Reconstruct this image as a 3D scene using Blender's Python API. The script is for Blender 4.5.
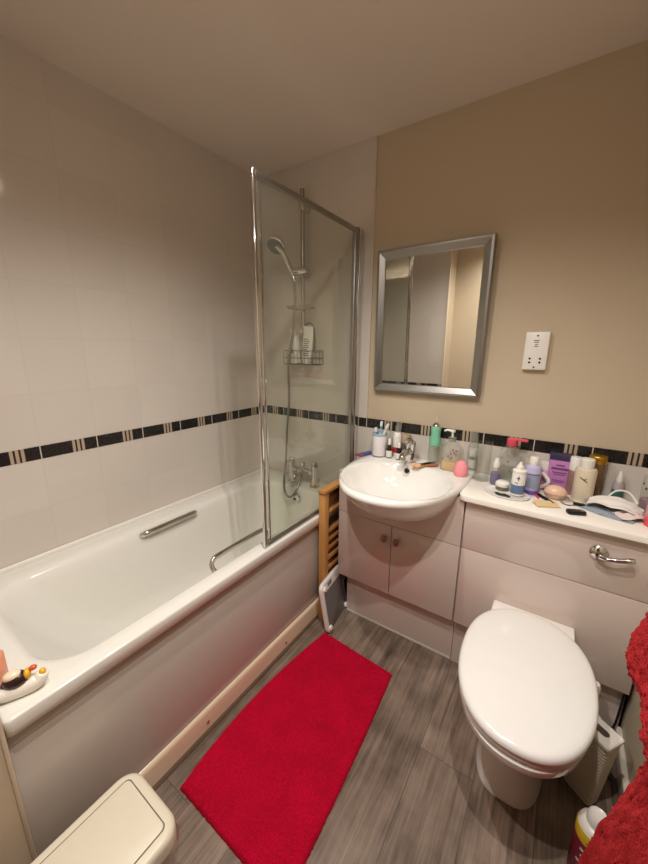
import bpy, bmesh, math, random
from mathutils import Vector, Matrix, noise as mnoise
random.seed(7)
for o in list(bpy.data.objects): bpy.data.objects.remove(o)
SC = bpy.context.scene
COL = SC.collection
PI = math.pi

# ------------------------------------------------------------------ camera
YAW, PITCH, ROLL = -0.5979, -0.2348, 0.0075
CAM = Vector((1.6252, -1.6965, 1.4148))
_f = Vector((math.sin(YAW)*math.cos(PITCH), math.cos(YAW)*math.cos(PITCH), math.sin(PITCH)))
_r = Vector((math.cos(YAW), -math.sin(YAW), 0)); _u = _r.cross(_f)
_r2 = _r*math.cos(ROLL)+_u*math.sin(ROLL); _u2 = -_r*math.sin(ROLL)+_u*math.cos(ROLL)
cd = bpy.data.cameras.new('camera'); cam = bpy.data.objects.new('camera', cd); COL.objects.link(cam)
cd.sensor_fit = 'VERTICAL'; cd.sensor_height = 36; cd.lens = 350.0/864*36; cd.clip_start = 0.02
_m = Matrix(((_r2.x, _u2.x, -_f.x, CAM.x), (_r2.y, _u2.y, -_f.y, CAM.y), (_r2.z, _u2.z, -_f.z, CAM.z), (0, 0, 0, 1)))
cam.matrix_world = _m
SC.camera = cam

# ------------------------------------------------------------------ world, light, exposure
w = bpy.data.worlds.new('world'); SC.world = w; w.use_nodes = True
w.node_tree.nodes['Background'].inputs[0].default_value = (1, .85, .7, 1)
w.node_tree.nodes['Background'].inputs[1].default_value = 0.02
SC.view_settings.view_transform = 'Standard'; SC.view_settings.look = 'None'
SC.view_settings.gamma = 1; SC.view_settings.use_curve_mapping = False
SC.view_settings.exposure = 0.0
SC.cycles.max_bounces = 12; SC.cycles.transparent_max_bounces = 24
SC.cycles.caustics_reflective = False; SC.cycles.caustics_refractive = False
SC.cycles.sample_clamp_indirect = 6
LIGHT_COL = (1.0, 0.96, 0.915)
SPOT_W = 44.0
FILL_W = 1.0
SPOT_DEG = 152
LAMPS = [(0.96, -0.94, .85), (1.20, -1.55, 1.05), (1.55, -1.20, 1.2)]
LAMP_Z = 2.255
ZC = 2.3725

# ------------------------------------------------------------------ colours and materials
def lin(c):
    c = c/255.0
    return c/12.92 if c <= .04045 else ((c+.055)/1.055)**2.4
def rgb(r, g, b): return (lin(r), lin(g), lin(b), 1)
class NT:
    def __init__(s, m): s.t = m.node_tree; s.n = s.t.nodes; s.l = s.t.links
    def add(s, typ, **kw):
        n = s.n.new(typ)
        for k, v in kw.items():
            if k == 'ins':
                for a, b in v.items():
                    if hasattr(b, 'is_linked'): s.l.new(b, n.inputs[a])
                    else: n.inputs[a].default_value = b
            else: setattr(n, k, v)
        return n
    def math(s, op, a, b=0.0, c=0.0):
        return s.add('ShaderNodeMath', operation=op, ins={0: a, 1: b, 2: c}).outputs[0]
    def mix(s, f, a, b):
        n = s.add('ShaderNodeMix', data_type='RGBA'); 
        for i, v in ((0, f), (6, a), (7, b)):
            if hasattr(v, 'is_linked'): s.l.new(v, n.inputs[i])
            else: n.inputs[i].default_value = v
        return n.outputs[2]
MATS = {}
def mat(name, col, rough=.5, metal=0, spec=.5, coat=0, noise=0, nscale=40, bump=0, bscale=200, sheen=0, emit=0, sub=0):
    if name in MATS: return MATS[name]
    m = bpy.data.materials.new(name); m.use_nodes = True; MATS[name] = m
    t = NT(m); p = t.n['Principled BSDF']
    p.inputs['Base Color'].default_value = rgb(*col); p.inputs['Roughness'].default_value = rough
    p.inputs['Metallic'].default_value = metal; p.inputs['Specular IOR Level'].default_value = spec
    p.inputs['Coat Weight'].default_value = coat; p.inputs['Coat Roughness'].default_value = .05
    if sheen: p.inputs['Sheen Weight'].default_value = sheen; p.inputs['Sheen Tint'].default_value = rgb(*col)
    co = t.add('ShaderNodeTexCoord').outputs['Object']
    nz = t.add('ShaderNodeTexNoise', ins={'Vector': co, 'Scale': nscale, 'Detail': 4.0})
    a = noise or .02
    c = rgb(*col)
    lo = tuple(x*(1-a) for x in c[:3])+(1,); hi = tuple(min(1, x*(1+a)) for x in c[:3])+(1,)
    t.l.new(t.mix(nz.outputs['Fac'], lo, hi), p.inputs['Base Color'])
    if bump:
        n2 = t.add('ShaderNodeTexNoise', ins={'Vector': co, 'Scale': bscale, 'Detail': 3.0})
        b = t.add('ShaderNodeBump', ins={'Strength': bump, 'Distance': .002, 'Height': n2.outputs['Fac']})
        t.l.new(b.outputs[0], p.inputs['Normal'])
    if emit:
        p.inputs['Emission Color'].default_value = rgb(255, 225, 180); p.inputs['Emission Strength'].default_value = emit
    return m
def glass(name, tint=(245, 248, 245), gloss=.05, film=0.0, ior=1.45):
    if name in MATS: return MATS[name]
    m = bpy.data.materials.new(name); m.use_nodes = True; MATS[name] = m
    t = NT(m); t.n.remove(t.n['Principled BSDF'])
    tr = t.add('ShaderNodeBsdfTransparent', ins={'Color': rgb(*tint)})
    gl = t.add('ShaderNodeBsdfGlossy', ins={'Color': (1, 1, 1, 1), 'Roughness': gloss})
    lw = t.add('ShaderNodeLayerWeight', ins={'Blend': .5})
    fr = t.math('MULTIPLY_ADD', t.math('POWER', lw.outputs['Facing'], 4.0), .55, .03)
    mx = t.add('ShaderNodeMixShader', ins={0: fr, 1: tr.outputs[0], 2: gl.outputs[0]})
    out = mx.outputs[0]
    if film:
        co = t.add('ShaderNodeTexCoord').outputs['Object']
        n1 = t.add('ShaderNodeTexNoise', ins={'Vector': co, 'Scale': 7.0, 'Detail': 6.0})
        d = t.add('ShaderNodeBsdfDiffuse', ins={'Color': rgb(205, 205, 196)})
        f = t.math('MULTIPLY', n1.outputs['Fac'], film)
        out = t.add('ShaderNodeMixShader', ins={0: f, 1: out, 2: d.outputs[0]}).outputs[0]
    t.l.new(out, t.n['Material Output'].inputs[0])
    return m

def tile_mat(name, axis, off, zoff):
    """glossy 200 mm square tiles, each with its own slight tilt"""
    m = bpy.data.materials.new(name); m.use_nodes = True
    t = NT(m); p = t.n['Principled BSDF']
    co = t.add('ShaderNodeTexCoord').outputs['Object']
    s = t.add('ShaderNodeSeparateXYZ', ins={0: co})
    h = s.outputs[axis]
    u = t.math('MULTIPLY', t.math('SUBTRACT', h, off), 5.0)
    v = t.math('MULTIPLY', t.math('SUBTRACT', s.outputs[2], zoff), 5.0)
    fu, fv = t.math('FRACT', u), t.math('FRACT', v)
    du = t.math('MINIMUM', fu, t.math('SUBTRACT', 1.0, fu)); dv = t.math('MINIMUM', fv, t.math('SUBTRACT', 1.0, fv))
    d = t.math('MINIMUM', du, dv)
    g = t.add('ShaderNodeMapRange', ins={0: d, 1: 0.004, 2: 0.010, 3: 0.0, 4: 1.0}).outputs[0]
    cell = t.add('ShaderNodeCombineXYZ', ins={0: t.math('FLOOR', u), 1: t.math('FLOOR', v)})
    wn = t.add('ShaderNodeTexWhiteNoise', noise_dimensions='3D', ins={'Vector': cell.outputs[0]})
    base = t.mix(wn.outputs['Value'], rgb(206, 197, 187), rgb(210, 201, 191))
    t.l.new(t.mix(g, rgb(199, 190, 180), base), p.inputs['Base Color'])
    t.l.new(t.add('ShaderNodeMapRange', ins={0: g, 3: .35, 4: .09}).outputs[0], p.inputs['Roughness'])
    # tilt
    geo = t.add('ShaderNodeNewGeometry').outputs['Normal']
    r = t.add('ShaderNodeVectorMath', operation='SUBTRACT', ins={0: wn.outputs['Color'], 1: (.5, .5, .5)})
    r2 = t.add('ShaderNodeVectorMath', operation='SCALE', ins={0: r.outputs[0], 'Scale': .03})
    nn = t.add('ShaderNodeVectorMath', operation='ADD', ins={0: geo, 1: r2.outputs[0]})
    nrm = t.add('ShaderNodeVectorMath', operation='NORMALIZE', ins={0: nn.outputs[0]})
    nz = t.add('ShaderNodeTexNoise', ins={'Vector': co, 'Scale': 9.0, 'Detail': 1.0})
    hh = t.math('ADD', t.math('MULTIPLY', nz.outputs['Fac'], .25), t.math('MULTIPLY', g, .25))
    b = t.add('ShaderNodeBump', ins={'Strength': .25, 'Distance': .002, 'Height': hh, 'Normal': nrm.outputs[0]})
    t.l.new(b.outputs[0], p.inputs['Normal'])
    p.inputs['Specular IOR Level'].default_value = .35
    return m
def border_mat(name, axis, off):
    m = bpy.data.materials.new(name); m.use_nodes = True
    t = NT(m); p = t.n['Principled BSDF']
    co = t.add('ShaderNodeTexCoord').outputs['Object']
    s = t.add('ShaderNodeSeparateXYZ', ins={0: co})
    u = t.math('MULTIPLY', t.math('SUBTRACT', s.outputs[axis], off), 5.0)
    fu = t.math('FRACT', u)
    du = t.math('MINIMUM', fu, t.math('SUBTRACT', 1.0, fu))
    joint = t.math('LESS_THAN', du, .009)
    ins = t.math('MULTIPLY', t.math('GREATER_THAN', fu, .52), t.math('LESS_THAN', fu, .77))
    st = t.math('FRACT', t.math('MULTIPLY', t.math('SUBTRACT', fu, .52), 12.0))
    bar = t.math('LESS_THAN', t.math('ABSOLUTE', t.math('SUBTRACT', st, .5)), .30)
    nz = t.add('ShaderNodeTexNoise', ins={'Vector': co, 'Scale': 60.0, 'Detail': 6.0, 'Distortion': 1.5})
    blk = t.mix(nz.outputs['Fac'], rgb(16, 15, 15), rgb(44, 42, 40))
    strp = t.mix(bar, rgb(52, 44, 38), rgb(176, 158, 136))
    c = t.mix(ins, blk, strp)
    t.l.new(t.mix(joint, c, rgb(205, 195, 180)), p.inputs['Base Color'])
    p.inputs['Roughness'].default_value = .22
    hgt = t.math('ADD', nz.outputs['Fac'], t.math('MULTIPLY', t.math('MULTIPLY', bar, ins), 2.0))
    b = t.add('ShaderNodeBump', ins={'Strength': .35, 'Distance': .002, 'Height': hgt})
    t.l.new(b.outputs[0], p.inputs['Normal'])
    return m
def floor_mat():
    m = bpy.data.materials.new('grey wood plank vinyl'); m.use_nodes = True
    t = NT(m); p = t.n['Principled BSDF']
    co = t.add('ShaderNodeTexCoord').outputs['Object']
    s = t.add('ShaderNodeSeparateXYZ', ins={0: co})
    u = t.math('DIVIDE', t.math('SUBTRACT', s.outputs[0], 1.372), .183)
    cu = t.math('FLOOR', u)
    sh = t.math('FRACT', t.math('MULTIPLY', cu, .381))
    v = t.math('ADD', t.math('DIVIDE', t.math('ADD', s.outputs[1], .686), 1.22), sh)
    cell = t.add('ShaderNodeCombineXYZ', ins={0: cu, 1: t.math('FLOOR', v)})
    wn = t.add('ShaderNodeTexWhiteNoise', noise_dimensions='3D', ins={'Vector': cell.outputs[0]})
    fu, fv = t.math('FRACT', u), t.math('FRACT', v)
    du = t.math('MULTIPLY', t.math('MINIMUM', fu, t.math('SUBTRACT', 1.0, fu)), .183)
    dv = t.math('MULTIPLY', t.math('MINIMUM', fv, t.math('SUBTRACT', 1.0, fv)), 1.22)
    d = t.math('MINIMUM', du, dv)
    gap = t.math('LESS_THAN', d, .0009)
    offv = t.add('ShaderNodeVectorMath', operation='SCALE', ins={0: wn.outputs['Color'], 'Scale': 9.0})
    pv = t.add('ShaderNodeVectorMath', operation='ADD', ins={0: co, 1: offv.outputs[0]})
    sc = t.add('ShaderNodeVectorMath', operation='MULTIPLY', ins={0: pv.outputs[0], 1: (38.0, 2.6, 1.0)})
    n1 = t.add('ShaderNodeTexNoise', ins={'Vector': sc.outputs[0], 'Scale': 1.0, 'Detail': 8.0, 'Roughness': .65, 'Distortion': .6})
    sc2 = t.add('ShaderNodeVectorMath', operation='MULTIPLY', ins={0: pv.outputs[0], 1: (120.0, 5.0, 1.0)})
    n2 = t.add('ShaderNodeTexNoise', ins={'Vector': sc2.outputs[0], 'Scale': 1.0, 'Detail': 5.0})
    n3 = t.add('ShaderNodeTexNoise', ins={'Vector': pv.outputs[0], 'Scale': 9.0, 'Detail': 3.0})
    k = t.math('ADD', t.math('ADD', t.math('MULTIPLY', n1.outputs['Fac'], .6), t.math('MULTIPLY', n2.outputs['Fac'], .45)), t.math('MULTIPLY', n3.outputs['Fac'], .5))
    k = t.add('ShaderNodeMapRange', ins={0: k, 1: .50, 2: 1.05}).outputs[0]
    c = t.mix(k, rgb(64, 51, 43), rgb(172, 151, 133))
    tone = t.add('ShaderNodeMapRange', ins={0: wn.outputs['Value'], 3: .72, 4: 1.12}).outputs[0]
    hs = t.add('ShaderNodeHueSaturation', ins={'Value': tone, 'Color': c})
    t.l.new(t.mix(t.math('MULTIPLY', gap, .7), hs.outputs[0], rgb(45, 38, 34)), p.inputs['Base Color'])
    p.inputs['Roughness'].default_value = .42
    b = t.add('ShaderNodeBump', ins={'Strength': .15, 'Distance': .001, 'Height': n2.outputs['Fac']})
    t.l.new(b.outputs[0], p.inputs['Normal'])
    return m
def wood_mat(name, c1, c2, axis=2):
    m = bpy.data.materials.new(name); m.use_nodes = True
    t = NT(m); p = t.n['Principled BSDF']
    co = t.add('ShaderNodeTexCoord').outputs['Object']
    k = [60., 60., 60.]; k[axis] = 4.
    sc = t.add('ShaderNodeVectorMath', operation='MULTIPLY', ins={0: co, 1: tuple(k)})
    n1 = t.add('ShaderNodeTexNoise', ins={'Vector': sc.outputs[0], 'Scale': 1.0, 'Detail': 5.0, 'Distortion': .8})
    t.l.new(t.mix(n1.outputs['Fac'], rgb(*c1), rgb(*c2)), p.inputs['Base Color'])
    p.inputs['Roughness'].default_value = .5
    return m
def terry_mat(name, c1, c2, scale=260, rough=.95):
    m = bpy.data.materials.new(name); m.use_nodes = True
    t = NT(m); p = t.n['Principled BSDF']
    co = t.add('ShaderNodeTexCoord').outputs['Object']
    v = t.add('ShaderNodeTexVoronoi', ins={'Vector': co, 'Scale': float(scale)})
    n1 = t.add('ShaderNodeTexNoise', ins={'Vector': co, 'Scale': 11.0, 'Detail': 4.0})
    k = t.math('ADD', t.math('MULTIPLY', v.outputs['Distance'], .8), t.math('MULTIPLY', n1.outputs['Fac'], .5))
    t.l.new(t.mix(k, rgb(*c1), rgb(*c2)), p.inputs['Base Color'])
    p.inputs['Roughness'].default_value = rough; p.inputs['Specular IOR Level'].default_value = .15
    p.inputs['Sheen Weight'].default_value = .3; p.inputs['Sheen Tint'].default_value = rgb(230, 60, 60)
    b = t.add('ShaderNodeBump', ins={'Strength': .6, 'Distance': .003, 'Height': v.outputs['Distance']}); b.invert = True
    t.l.new(b.outputs[0], p.inputs['Normal'])
    return m

# ------------------------------------------------------------------ mesh helpers
def nb(): return bmesh.new()
def add_box(bm, a, b, bev=0, seg=2, M=None):
    t = bmesh.new(); bmesh.ops.create_cube(t, size=1)
    c = [(p+q)/2 for p, q in zip(a, b)]; s = [abs(q-p) for p, q in zip(a, b)]
    for v in t.verts: v.co = Vector([v.co[i]*s[i]+c[i] for i in range(3)])
    if bev: bmesh.ops.bevel(t, geom=list(t.edges), offset=bev, segments=seg, affect='EDGES', profile=.5)
    return merge(bm, t, M)
def merge(bm, t, M=None):
    if M is not None: bmesh.ops.transform(t, matrix=M, verts=list(t.verts))
    me = bpy.data.meshes.new('tmp'); t.to_mesh(me); t.free(); bm.from_mesh(me); bpy.data.meshes.remove(me)
    return bm
def add_loft(bm, loops, cap0=True, cap1=True, closed=True, M=None):
    t = bmesh.new(); R = []
    for L in loops: R.append([t.verts.new(Vector(p)) for p in L])
    n = len(loops[0])
    for i in range(len(R)-1):
        for j in range(n if closed else n-1):
            k = (j+1) % n
            t.faces.new((R[i][j], R[i][k], R[i+1][k], R[i+1][j]))
    if cap0: t.faces.new(list(reversed(R[0])))
    if cap1: t.faces.new(R[-1])
    bmesh.ops.recalc_face_normals(t, faces=list(t.faces))
    return merge(bm, t, M)
def add_lathe(bm, prof, seg=24, c=(0, 0, 0), M=None, sx=1, sy=1):
    loops = []
    for r, z in prof:
        loops.append([(c[0]+sx*max(r, 1e-4)*math.cos(2*PI*i/seg), c[1]+sy*max(r, 1e-4)*math.sin(2*PI*i/seg), c[2]+z) for i in range(seg)])
    return add_loft(bm, loops, M=M)
def add_tube(bm, pts, r, seg=10, M=None, flat=1.0):
    pts = [Vector(p) for p in pts]; n = len(pts); loops = []
    T = []
    for i in range(n):
        a = pts[max(0, i-1)]; b = pts[min(n-1, i+1)]; T.append((b-a).normalized())
    up = Vector((0, 0, 1)) if abs(T[0].z) < .9 else Vector((1, 0, 0))
    N = (up-T[0]*up.dot(T[0])).normalized()
    for i in range(n):
        N = (N-T[i]*N.dot(T[i])).normalized(); B = T[i].cross(N)
        rr = r[i] if isinstance(r, (list, tuple)) else r
        loops.append([pts[i]+N*rr*math.cos(2*PI*k/seg)*flat+B*rr*math.sin(2*PI*k/seg) for k in range(seg)])
    return add_loft(bm, loops, M=M)
def smooth_path(P, n=8):
    P = [Vector(p) for p in P]; out = []
    for i in range(len(P)-1):
        p0 = P[max(0, i-1)]; p1 = P[i]; p2 = P[i+1]; p3 = P[min(len(P)-1, i+2)]
        for k in range(n):
            t = k/n
            out.append(.5*((2*p1)+(p2-p0)*t+(2*p0-5*p1+4*p2-p3)*t*t+(3*p1-p0-3*p2+p3)*t**3))
    out.append(P[-1]); return out
def rrect(x0, x1, y0, y1, r, n=8, m=6):
    """rounded rectangle, anticlockwise, same count every time"""
    r = min(r, (x1-x0)/2-1e-4, (y1-y0)/2-1e-4); P = []
    for cx, cy, a0 in ((x1-r, y0+r, -PI/2), (x1-r, y1-r, 0), (x0+r, y1-r, PI/2), (x0+r, y0+r, PI)):
        for i in range(n+1): 
            a = a0+PI/2*i/n; P.append((cx+r*math.cos(a), cy+r*math.sin(a)))
    Q = []; N = n+1
    for k in range(4):
        Q += P[k*N:(k+1)*N]
        a = P[(k+1)*N-1]; b = P[((k+1)*N) % (4*N)]
        for i in range(1, m): Q.append((a[0]+(b[0]-a[0])*i/m, a[1]+(b[1]-a[1])*i/m))
    return Q
def at_z(L, z): return [(p[0], p[1], z) for p in L]
def add_slab(bm, L, z0, z1, b=.003, M=None):
    """solid from a 2D loop with softened edges"""
    cx = sum(p[0] for p in L)/len(L); cy = sum(p[1] for p in L)/len(L)
    mx = max(max(abs(p[0]-cx) for p in L), 1e-4); my = max(max(abs(p[1]-cy) for p in L), 1e-4)
    def sh(d): return [(cx+(p[0]-cx)*(mx-d)/mx, cy+(p[1]-cy)*(my-d)/my) for p in L]
    loops = [at_z(sh(b), z0), at_z(sh(b*.3), z0+b*.3), at_z(L, z0+b), at_z(L, z1-b), at_z(sh(b*.3), z1-b*.3), at_z(sh(b), z1)]
    return add_loft(bm, loops, M=M)
def obj(name, bm, m, parent=None, angle=38, M=None):
    if M is not None: bmesh.ops.transform(bm, matrix=M, verts=list(bm.verts))
    bm.normal_update()
    for f in bm.faces: f.smooth = True
    lim = math.radians(angle)
    for e in bm.edges:
        e.smooth = len(e.link_faces) == 2 and e.calc_face_angle(0) < lim
    me = bpy.data.meshes.new(name); bm.to_mesh(me); bm.free()
    o = bpy.data.objects.new(name, me); COL.objects.link(o)
    for mm in (m if isinstance(m, list) else [m]): me.materials.append(mm)
    if parent: o.parent = parent
    return o
def tag(o, label, cat, group=None):
    o['label'] = label; o['category'] = cat
    if group: o['group'] = group
    return o
def thing(name, label, cat, loc=(0, 0, 0), rz=0, group=None):
    o = bpy.data.objects.new(name, None); COL.objects.link(o); o.empty_display_size = .05
    o.location = loc; o.rotation_euler = (0, 0, rz)
    return tag(o, label, cat, group)
def struct(name, bm, m, parent=None):
    o = obj(name, bm, m, parent); o['kind'] = 'structure'; return o
def V(*a): return Vector(a)
def frame_to(p, d):
    """matrix whose +Z runs along d, origin p"""
    q = Vector(d).to_track_quat('Z', 'Y'); return Matrix.Translation(Vector(p)) @ q.to_matrix().to_4x4()

# ------------------------------------------------------------------ shared materials
CHROME = mat('chrome', (215, 213, 210), .08, 1)
BRUSHED = mat('brushed steel', (170, 168, 164), .32, 1)
PORC = mat('white ceramic', (236, 233, 227), .08, coat=.5)
ACRYL = mat('white acrylic', (228, 225, 216), .14, coat=.3)
PLASW = mat('white plastic', (232, 228, 220), .3)
CAB = mat('light grey gloss laminate', (208, 191, 181), .10, coat=.4)
CABEDGE = mat('dark joint', (60, 48, 42), .6)
WORK = mat('white worktop', (238, 232, 222), .15, coat=.3)
BLACK = mat('black plastic', (18, 17, 18), .3)
DARKM = mat('dark metal', (92, 80, 70), .35, 1)
CLEAR = glass('clear plastic', (252, 253, 251), .08, film=.26)
CLEARG = glass('drinking glass', (251, 252, 251), .03, film=.03)
PAINT = mat('beige wall paint', (194, 177, 152), .75, noise=.02, nscale=6, bump=.12, bscale=90)
CEILM = mat('ceiling paint', (226, 214, 202), .55, noise=.02, nscale=5, bump=.15, bscale=140)

# ------------------------------------------------------------------ the room
YN = -1.80
bm = nb(); add_box(bm, (-.1, YN-.1, -.05), (2.08, .1, 0)); struct('floor', bm, floor_mat())
bm = nb(); add_box(bm, (-.1, YN-.1, ZC), (2.08, .1, ZC+.05)); struct('ceiling', bm, CEILM)
bm = nb(); add_box(bm, (-.1, YN-.1, 0), (-.006, .1, ZC)); wl = struct('wall_left', bm, PAINT)
bm = nb(); add_box(bm, (-.1, .006, 0), (2.08, .1, ZC)); wb = struct('wall_back', bm, PAINT)
bm = nb(); add_box(bm, (1.975, YN-.1, 0), (2.08, .1, ZC)); struct('wall_right', bm, PAINT)
bm = nb(); add_box(bm, (-.1, YN-.1, 0), (1.05, YN, ZC)); add_box(bm, (1.83, YN-.1, 0), (2.08, YN, ZC)); add_box(bm, (1.05, YN-.1, 2.02), (1.83, YN, ZC)); struct('wall_near', bm, PAINT)
bm = nb(); add_box(bm, (-.1, YN, 0), (.70, -1.606, ZC)); we = struct('wall_bath_end', bm, PAINT)
ZB0, ZB1 = .9926, 1.0426
TL_hi = tile_mat('white wall tile upper side', 1, -.2442, ZB1); TL_lo = tile_mat('white wall tile lower side', 1, -.2442, ZB0)
TB_hi = tile_mat('white wall tile upper end', 0, .7549, ZB1); TB_lo = tile_mat('white wall tile lower end', 0, .7549, ZB0)
BL = border_mat('black border tile side', 1, -.2442); BB = border_mat('black border tile end', 0, .7549)
for nm, par, lo, hi, mm in (
    ('tile_panel', wl, (-.006, -1.606, ZB1), (0, .006, ZC), TL_hi), ('tile_panel', wl, (-.006, -1.606, 0), (0, .006, ZB0), TL_lo),
    ('tile_border', wl, (-.006, -1.606, ZB0), (.0015, .006, ZB1), BL),
    ('tile_panel', wb, (0, 0, ZB1), (.7549, .006, ZC), TB_hi), ('tile_panel', wb, (0, 0, 0), (1.975, .006, ZB0), TB_lo),
    ('tile_border', wb, (0, -.0015, ZB0), (1.975, .006, ZB1), BB),
    ('tile_panel', we, (0, -1.606, ZB1), (.70, -1.6, ZC), TB_hi), ('tile_panel', we, (0, -1.606, 0), (.70, -1.6, ZB0), TB_lo),
    ('tile_border', we, (0, -1.606, ZB0), (.70, -1.5985, ZB1), BB)):
    bm = nb(); add_box(bm, lo, hi); struct(nm, bm, mm, par)
bm = nb(); add_box(bm, (.752, -.002, ZB1), (.758, .006, ZC), .001); struct('trim_1', bm, mat('tile edge trim', (214, 200, 178), .4))
bm = nb(); add_box(bm, (.695, -1.607, 0), (.704, -1.597, ZC), .003); struct('trim_2', bm, mat('tile edge trim', (214, 200, 178), .4))
bm = nb(); add_box(bm, (1.955, YN, 0), (1.975, -.25, .07), .006, 3); struct('baseboard_right', bm, mat('white gloss paint', (222, 214, 200), .3))

# ceiling spotlight: the room's lamp, on its own plate just over the top of the frame
lt = thing('ceiling_spotlight', 'chrome three lamp spotlight on the ceiling over the room', 'light', (1.23, -1.25, ZC))
bm = nb(); add_lathe(bm, [(0, -.022), (.055, -.022), (.062, -.014), (.062, 0)], 32); obj('mounting_plate', bm, CHROME, lt)
BULB = mat('lit lamp face', (255, 236, 205), .4, emit=40)
for (lx, ly, lk) in LAMPS:
    p = V(lx-1.23, ly+1.25, LAMP_Z-ZC)
    bm = nb(); add_tube(bm, [(0, 0, -.012), (p.x*.5, p.y*.5, -.02), (p.x, p.y, -.03), (p.x, p.y, p.z+.06)], .006)
    obj('arm', bm, CHROME, lt)
    bm = nb(); add_lathe(bm, [(.014, .07), (.024, .062), (.030, .02), (.031, .008), (.027, .008), (.024, .02), (.012, .058)], 24, tuple(p)); obj('lamp_head', bm, CHROME, lt)
    bm = nb(); add_lathe(bm, [(.024, .016), (.022, .006), (.014, -.003), (0, -.006)], 24, tuple(p)); obj('bulb', bm, BULB, lt)
    ld = bpy.data.lights.new('spot_lamp', 'SPOT'); lo = bpy.data.objects.new('spot_lamp', ld); COL.objects.link(lo)
    ld.energy = SPOT_W*lk; ld.color = LIGHT_COL; ld.spot_size = math.radians(SPOT_DEG); ld.spot_blend = 1.0; ld.shadow_soft_size = .016
    lo.location = (lx, ly, LAMP_Z-.026)

gd = bpy.data.lights.new('ceiling_fill', 'POINT'); go = bpy.data.objects.new('ceiling_fill', gd); COL.objects.link(go)  # added soft fill light to brighten the ceiling, not one of the spot heads
gd.energy = FILL_W; gd.color = LIGHT_COL; gd.shadow_soft_size = .09; go.location = (1.23, -1.25, LAMP_Z-.03)

# ------------------------------------------------------------------ bath
RZ, RX = .6024, .7085
bt = thing('bathtub', 'white acrylic bathtub with two chrome grips along the tiled left wall', 'bath', (0, 0, 0))
bm = nb()
Y0, Y1 = -1.597, -.002
loops = [at_z(rrect(.03, RX-.03, Y0+.02, Y1-.02, .02), RZ-.048),
    at_z(rrect(.004, RX-.006, Y0+.004, Y1, .012), RZ-.05), at_z(rrect(.002, RX, Y0, Y1, .014), RZ-.044), at_z(rrect(.002, RX, Y0, Y1, .014), RZ-.006),
    at_z(rrect(.004, RX-.0015, Y0+.002, Y1-.002, .014), RZ-.0018), at_z(rrect(.007, RX-.006, Y0+.006, Y1-.006, .014), RZ),
    at_z(rrect(.100, .652, -1.515, -.140, .13), RZ), at_z(rrect(.112, .641, -1.503, -.150, .13), RZ-.004), at_z(rrect(.122, .631, -1.493, -.159, .13), RZ-.016),
    at_z(rrect(.130, .624, -1.480, -.163, .13), RZ-.04), at_z(rrect(.150, .608, -1.42, -.175, .13), .45), at_z(rrect(.172, .585, -1.30, -.195, .12), .30),
    at_z(rrect(.190, .565, -1.21, -.215, .11), .245), at_z(rrect(.225, .53, -1.12, -.26, .10), .215), at_z(rrect(.30, .46, -.9, -.4, .07), .208)]
add_loft(bm, loops, cap0=False)
obj('tub', bm, ACRYL, bt, 60)
bm = nb(); add_box(bm, (.0015, -1.597, RZ-.004), (.013, -.002, RZ+.012), .004, 3); obj('wall_seal', bm, PLASW, bt)
# grips
bm = nb(); add_tube(bm, smooth_path([(.128, -.97, .578), (.142, -.955, .586), (.146, -.90, .588), (.146, -.76, .588), (.142, -.705, .586), (.128, -.69, .578)], 6), .013, 12); 
o = obj('grip', bm, CHROME, bt); o['label'] = 'straight chrome grip on the wall side of the tub'
bm = nb(); add_tube(bm, smooth_path([(.632, -.955, .574), (.612, -.962, .600), (.603, -.945, .622), (.602, -.90, .626), (.602, -.72, .626), (.603, -.675, .622), (.612, -.658, .600), (.632, -.665, .574)], 6), .010, 12)
o = obj('grip', bm, CHROME, bt); o['label'] = 'raised chrome grip on the room side of the tub'
M = frame_to((.385, -.170, .535), (0, -1, -.12))
bm = nb(); add_lathe(bm, [(0, .012), (.018, .012), (.030, .008), (.034, 0)], 28, M=M); ov = obj('overflow', bm, CHROME, bt)
bm = nb(); add_lathe(bm, [(0, .0145), (.009, .0145), (.010, .010)], 16, M=M); obj('overflow_hole', bm, BLACK, ov)
bp = thing('bath_skirt', 'greyish white bath side panel reflecting the red rug', 'panel', (0, 0, 0))
PANELM = mat('satin white panel', (192, 182, 172), .27, coat=.25)
bm = nb(); add_box(bm, (.676, -1.596, .004), (.6885, -.005, RZ-.052), .002); obj('panel_sheet', bm, PANELM, bp)
bm = nb(); add_box(bm, (.6885, -1.596, RZ-.085), (.6915, -.005, RZ-.0525), .001); obj('rim_shade_strip', bm, mat('panel shadow strip', (176, 164, 152), .4), bp)  # darker strip, paints the shade in the gap under the bath rim
kb = thing('bath_plinth', 'cream rounded plinth strip with dome screws along the bath panel foot', 'plinth', (.69, 0, 0))
bm = nb()
prof = [(0, .002), (.012, .002), (.012, .095), (.010, .104), (.006, .110), (0, .112)]
add_loft(bm, [[(x, -1.596, z) for x, z in prof], [(x, -.006, z) for x, z in prof]])
obj('strip', bm, mat('cream gloss strip', (226, 206, 178), .18, coat=.3), kb)
bm = nb(); add_box(bm, (.0118, -1.596, .002), (.0135, -.006, .030), .0005); obj('lower_bead', bm, mat('dull brown bead', (150, 128, 108), .4), kb)
for y, z in ((-1.095, .058), (-.65, .052)):
    bm = nb(); add_lathe(bm, [(.0065, 0), (.006, .003), (.003, .005), (0, .0055)], 14, M=frame_to((.0118, y, z), (1, 0, 0))); obj('screw', bm, CHROME, kb)

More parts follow.
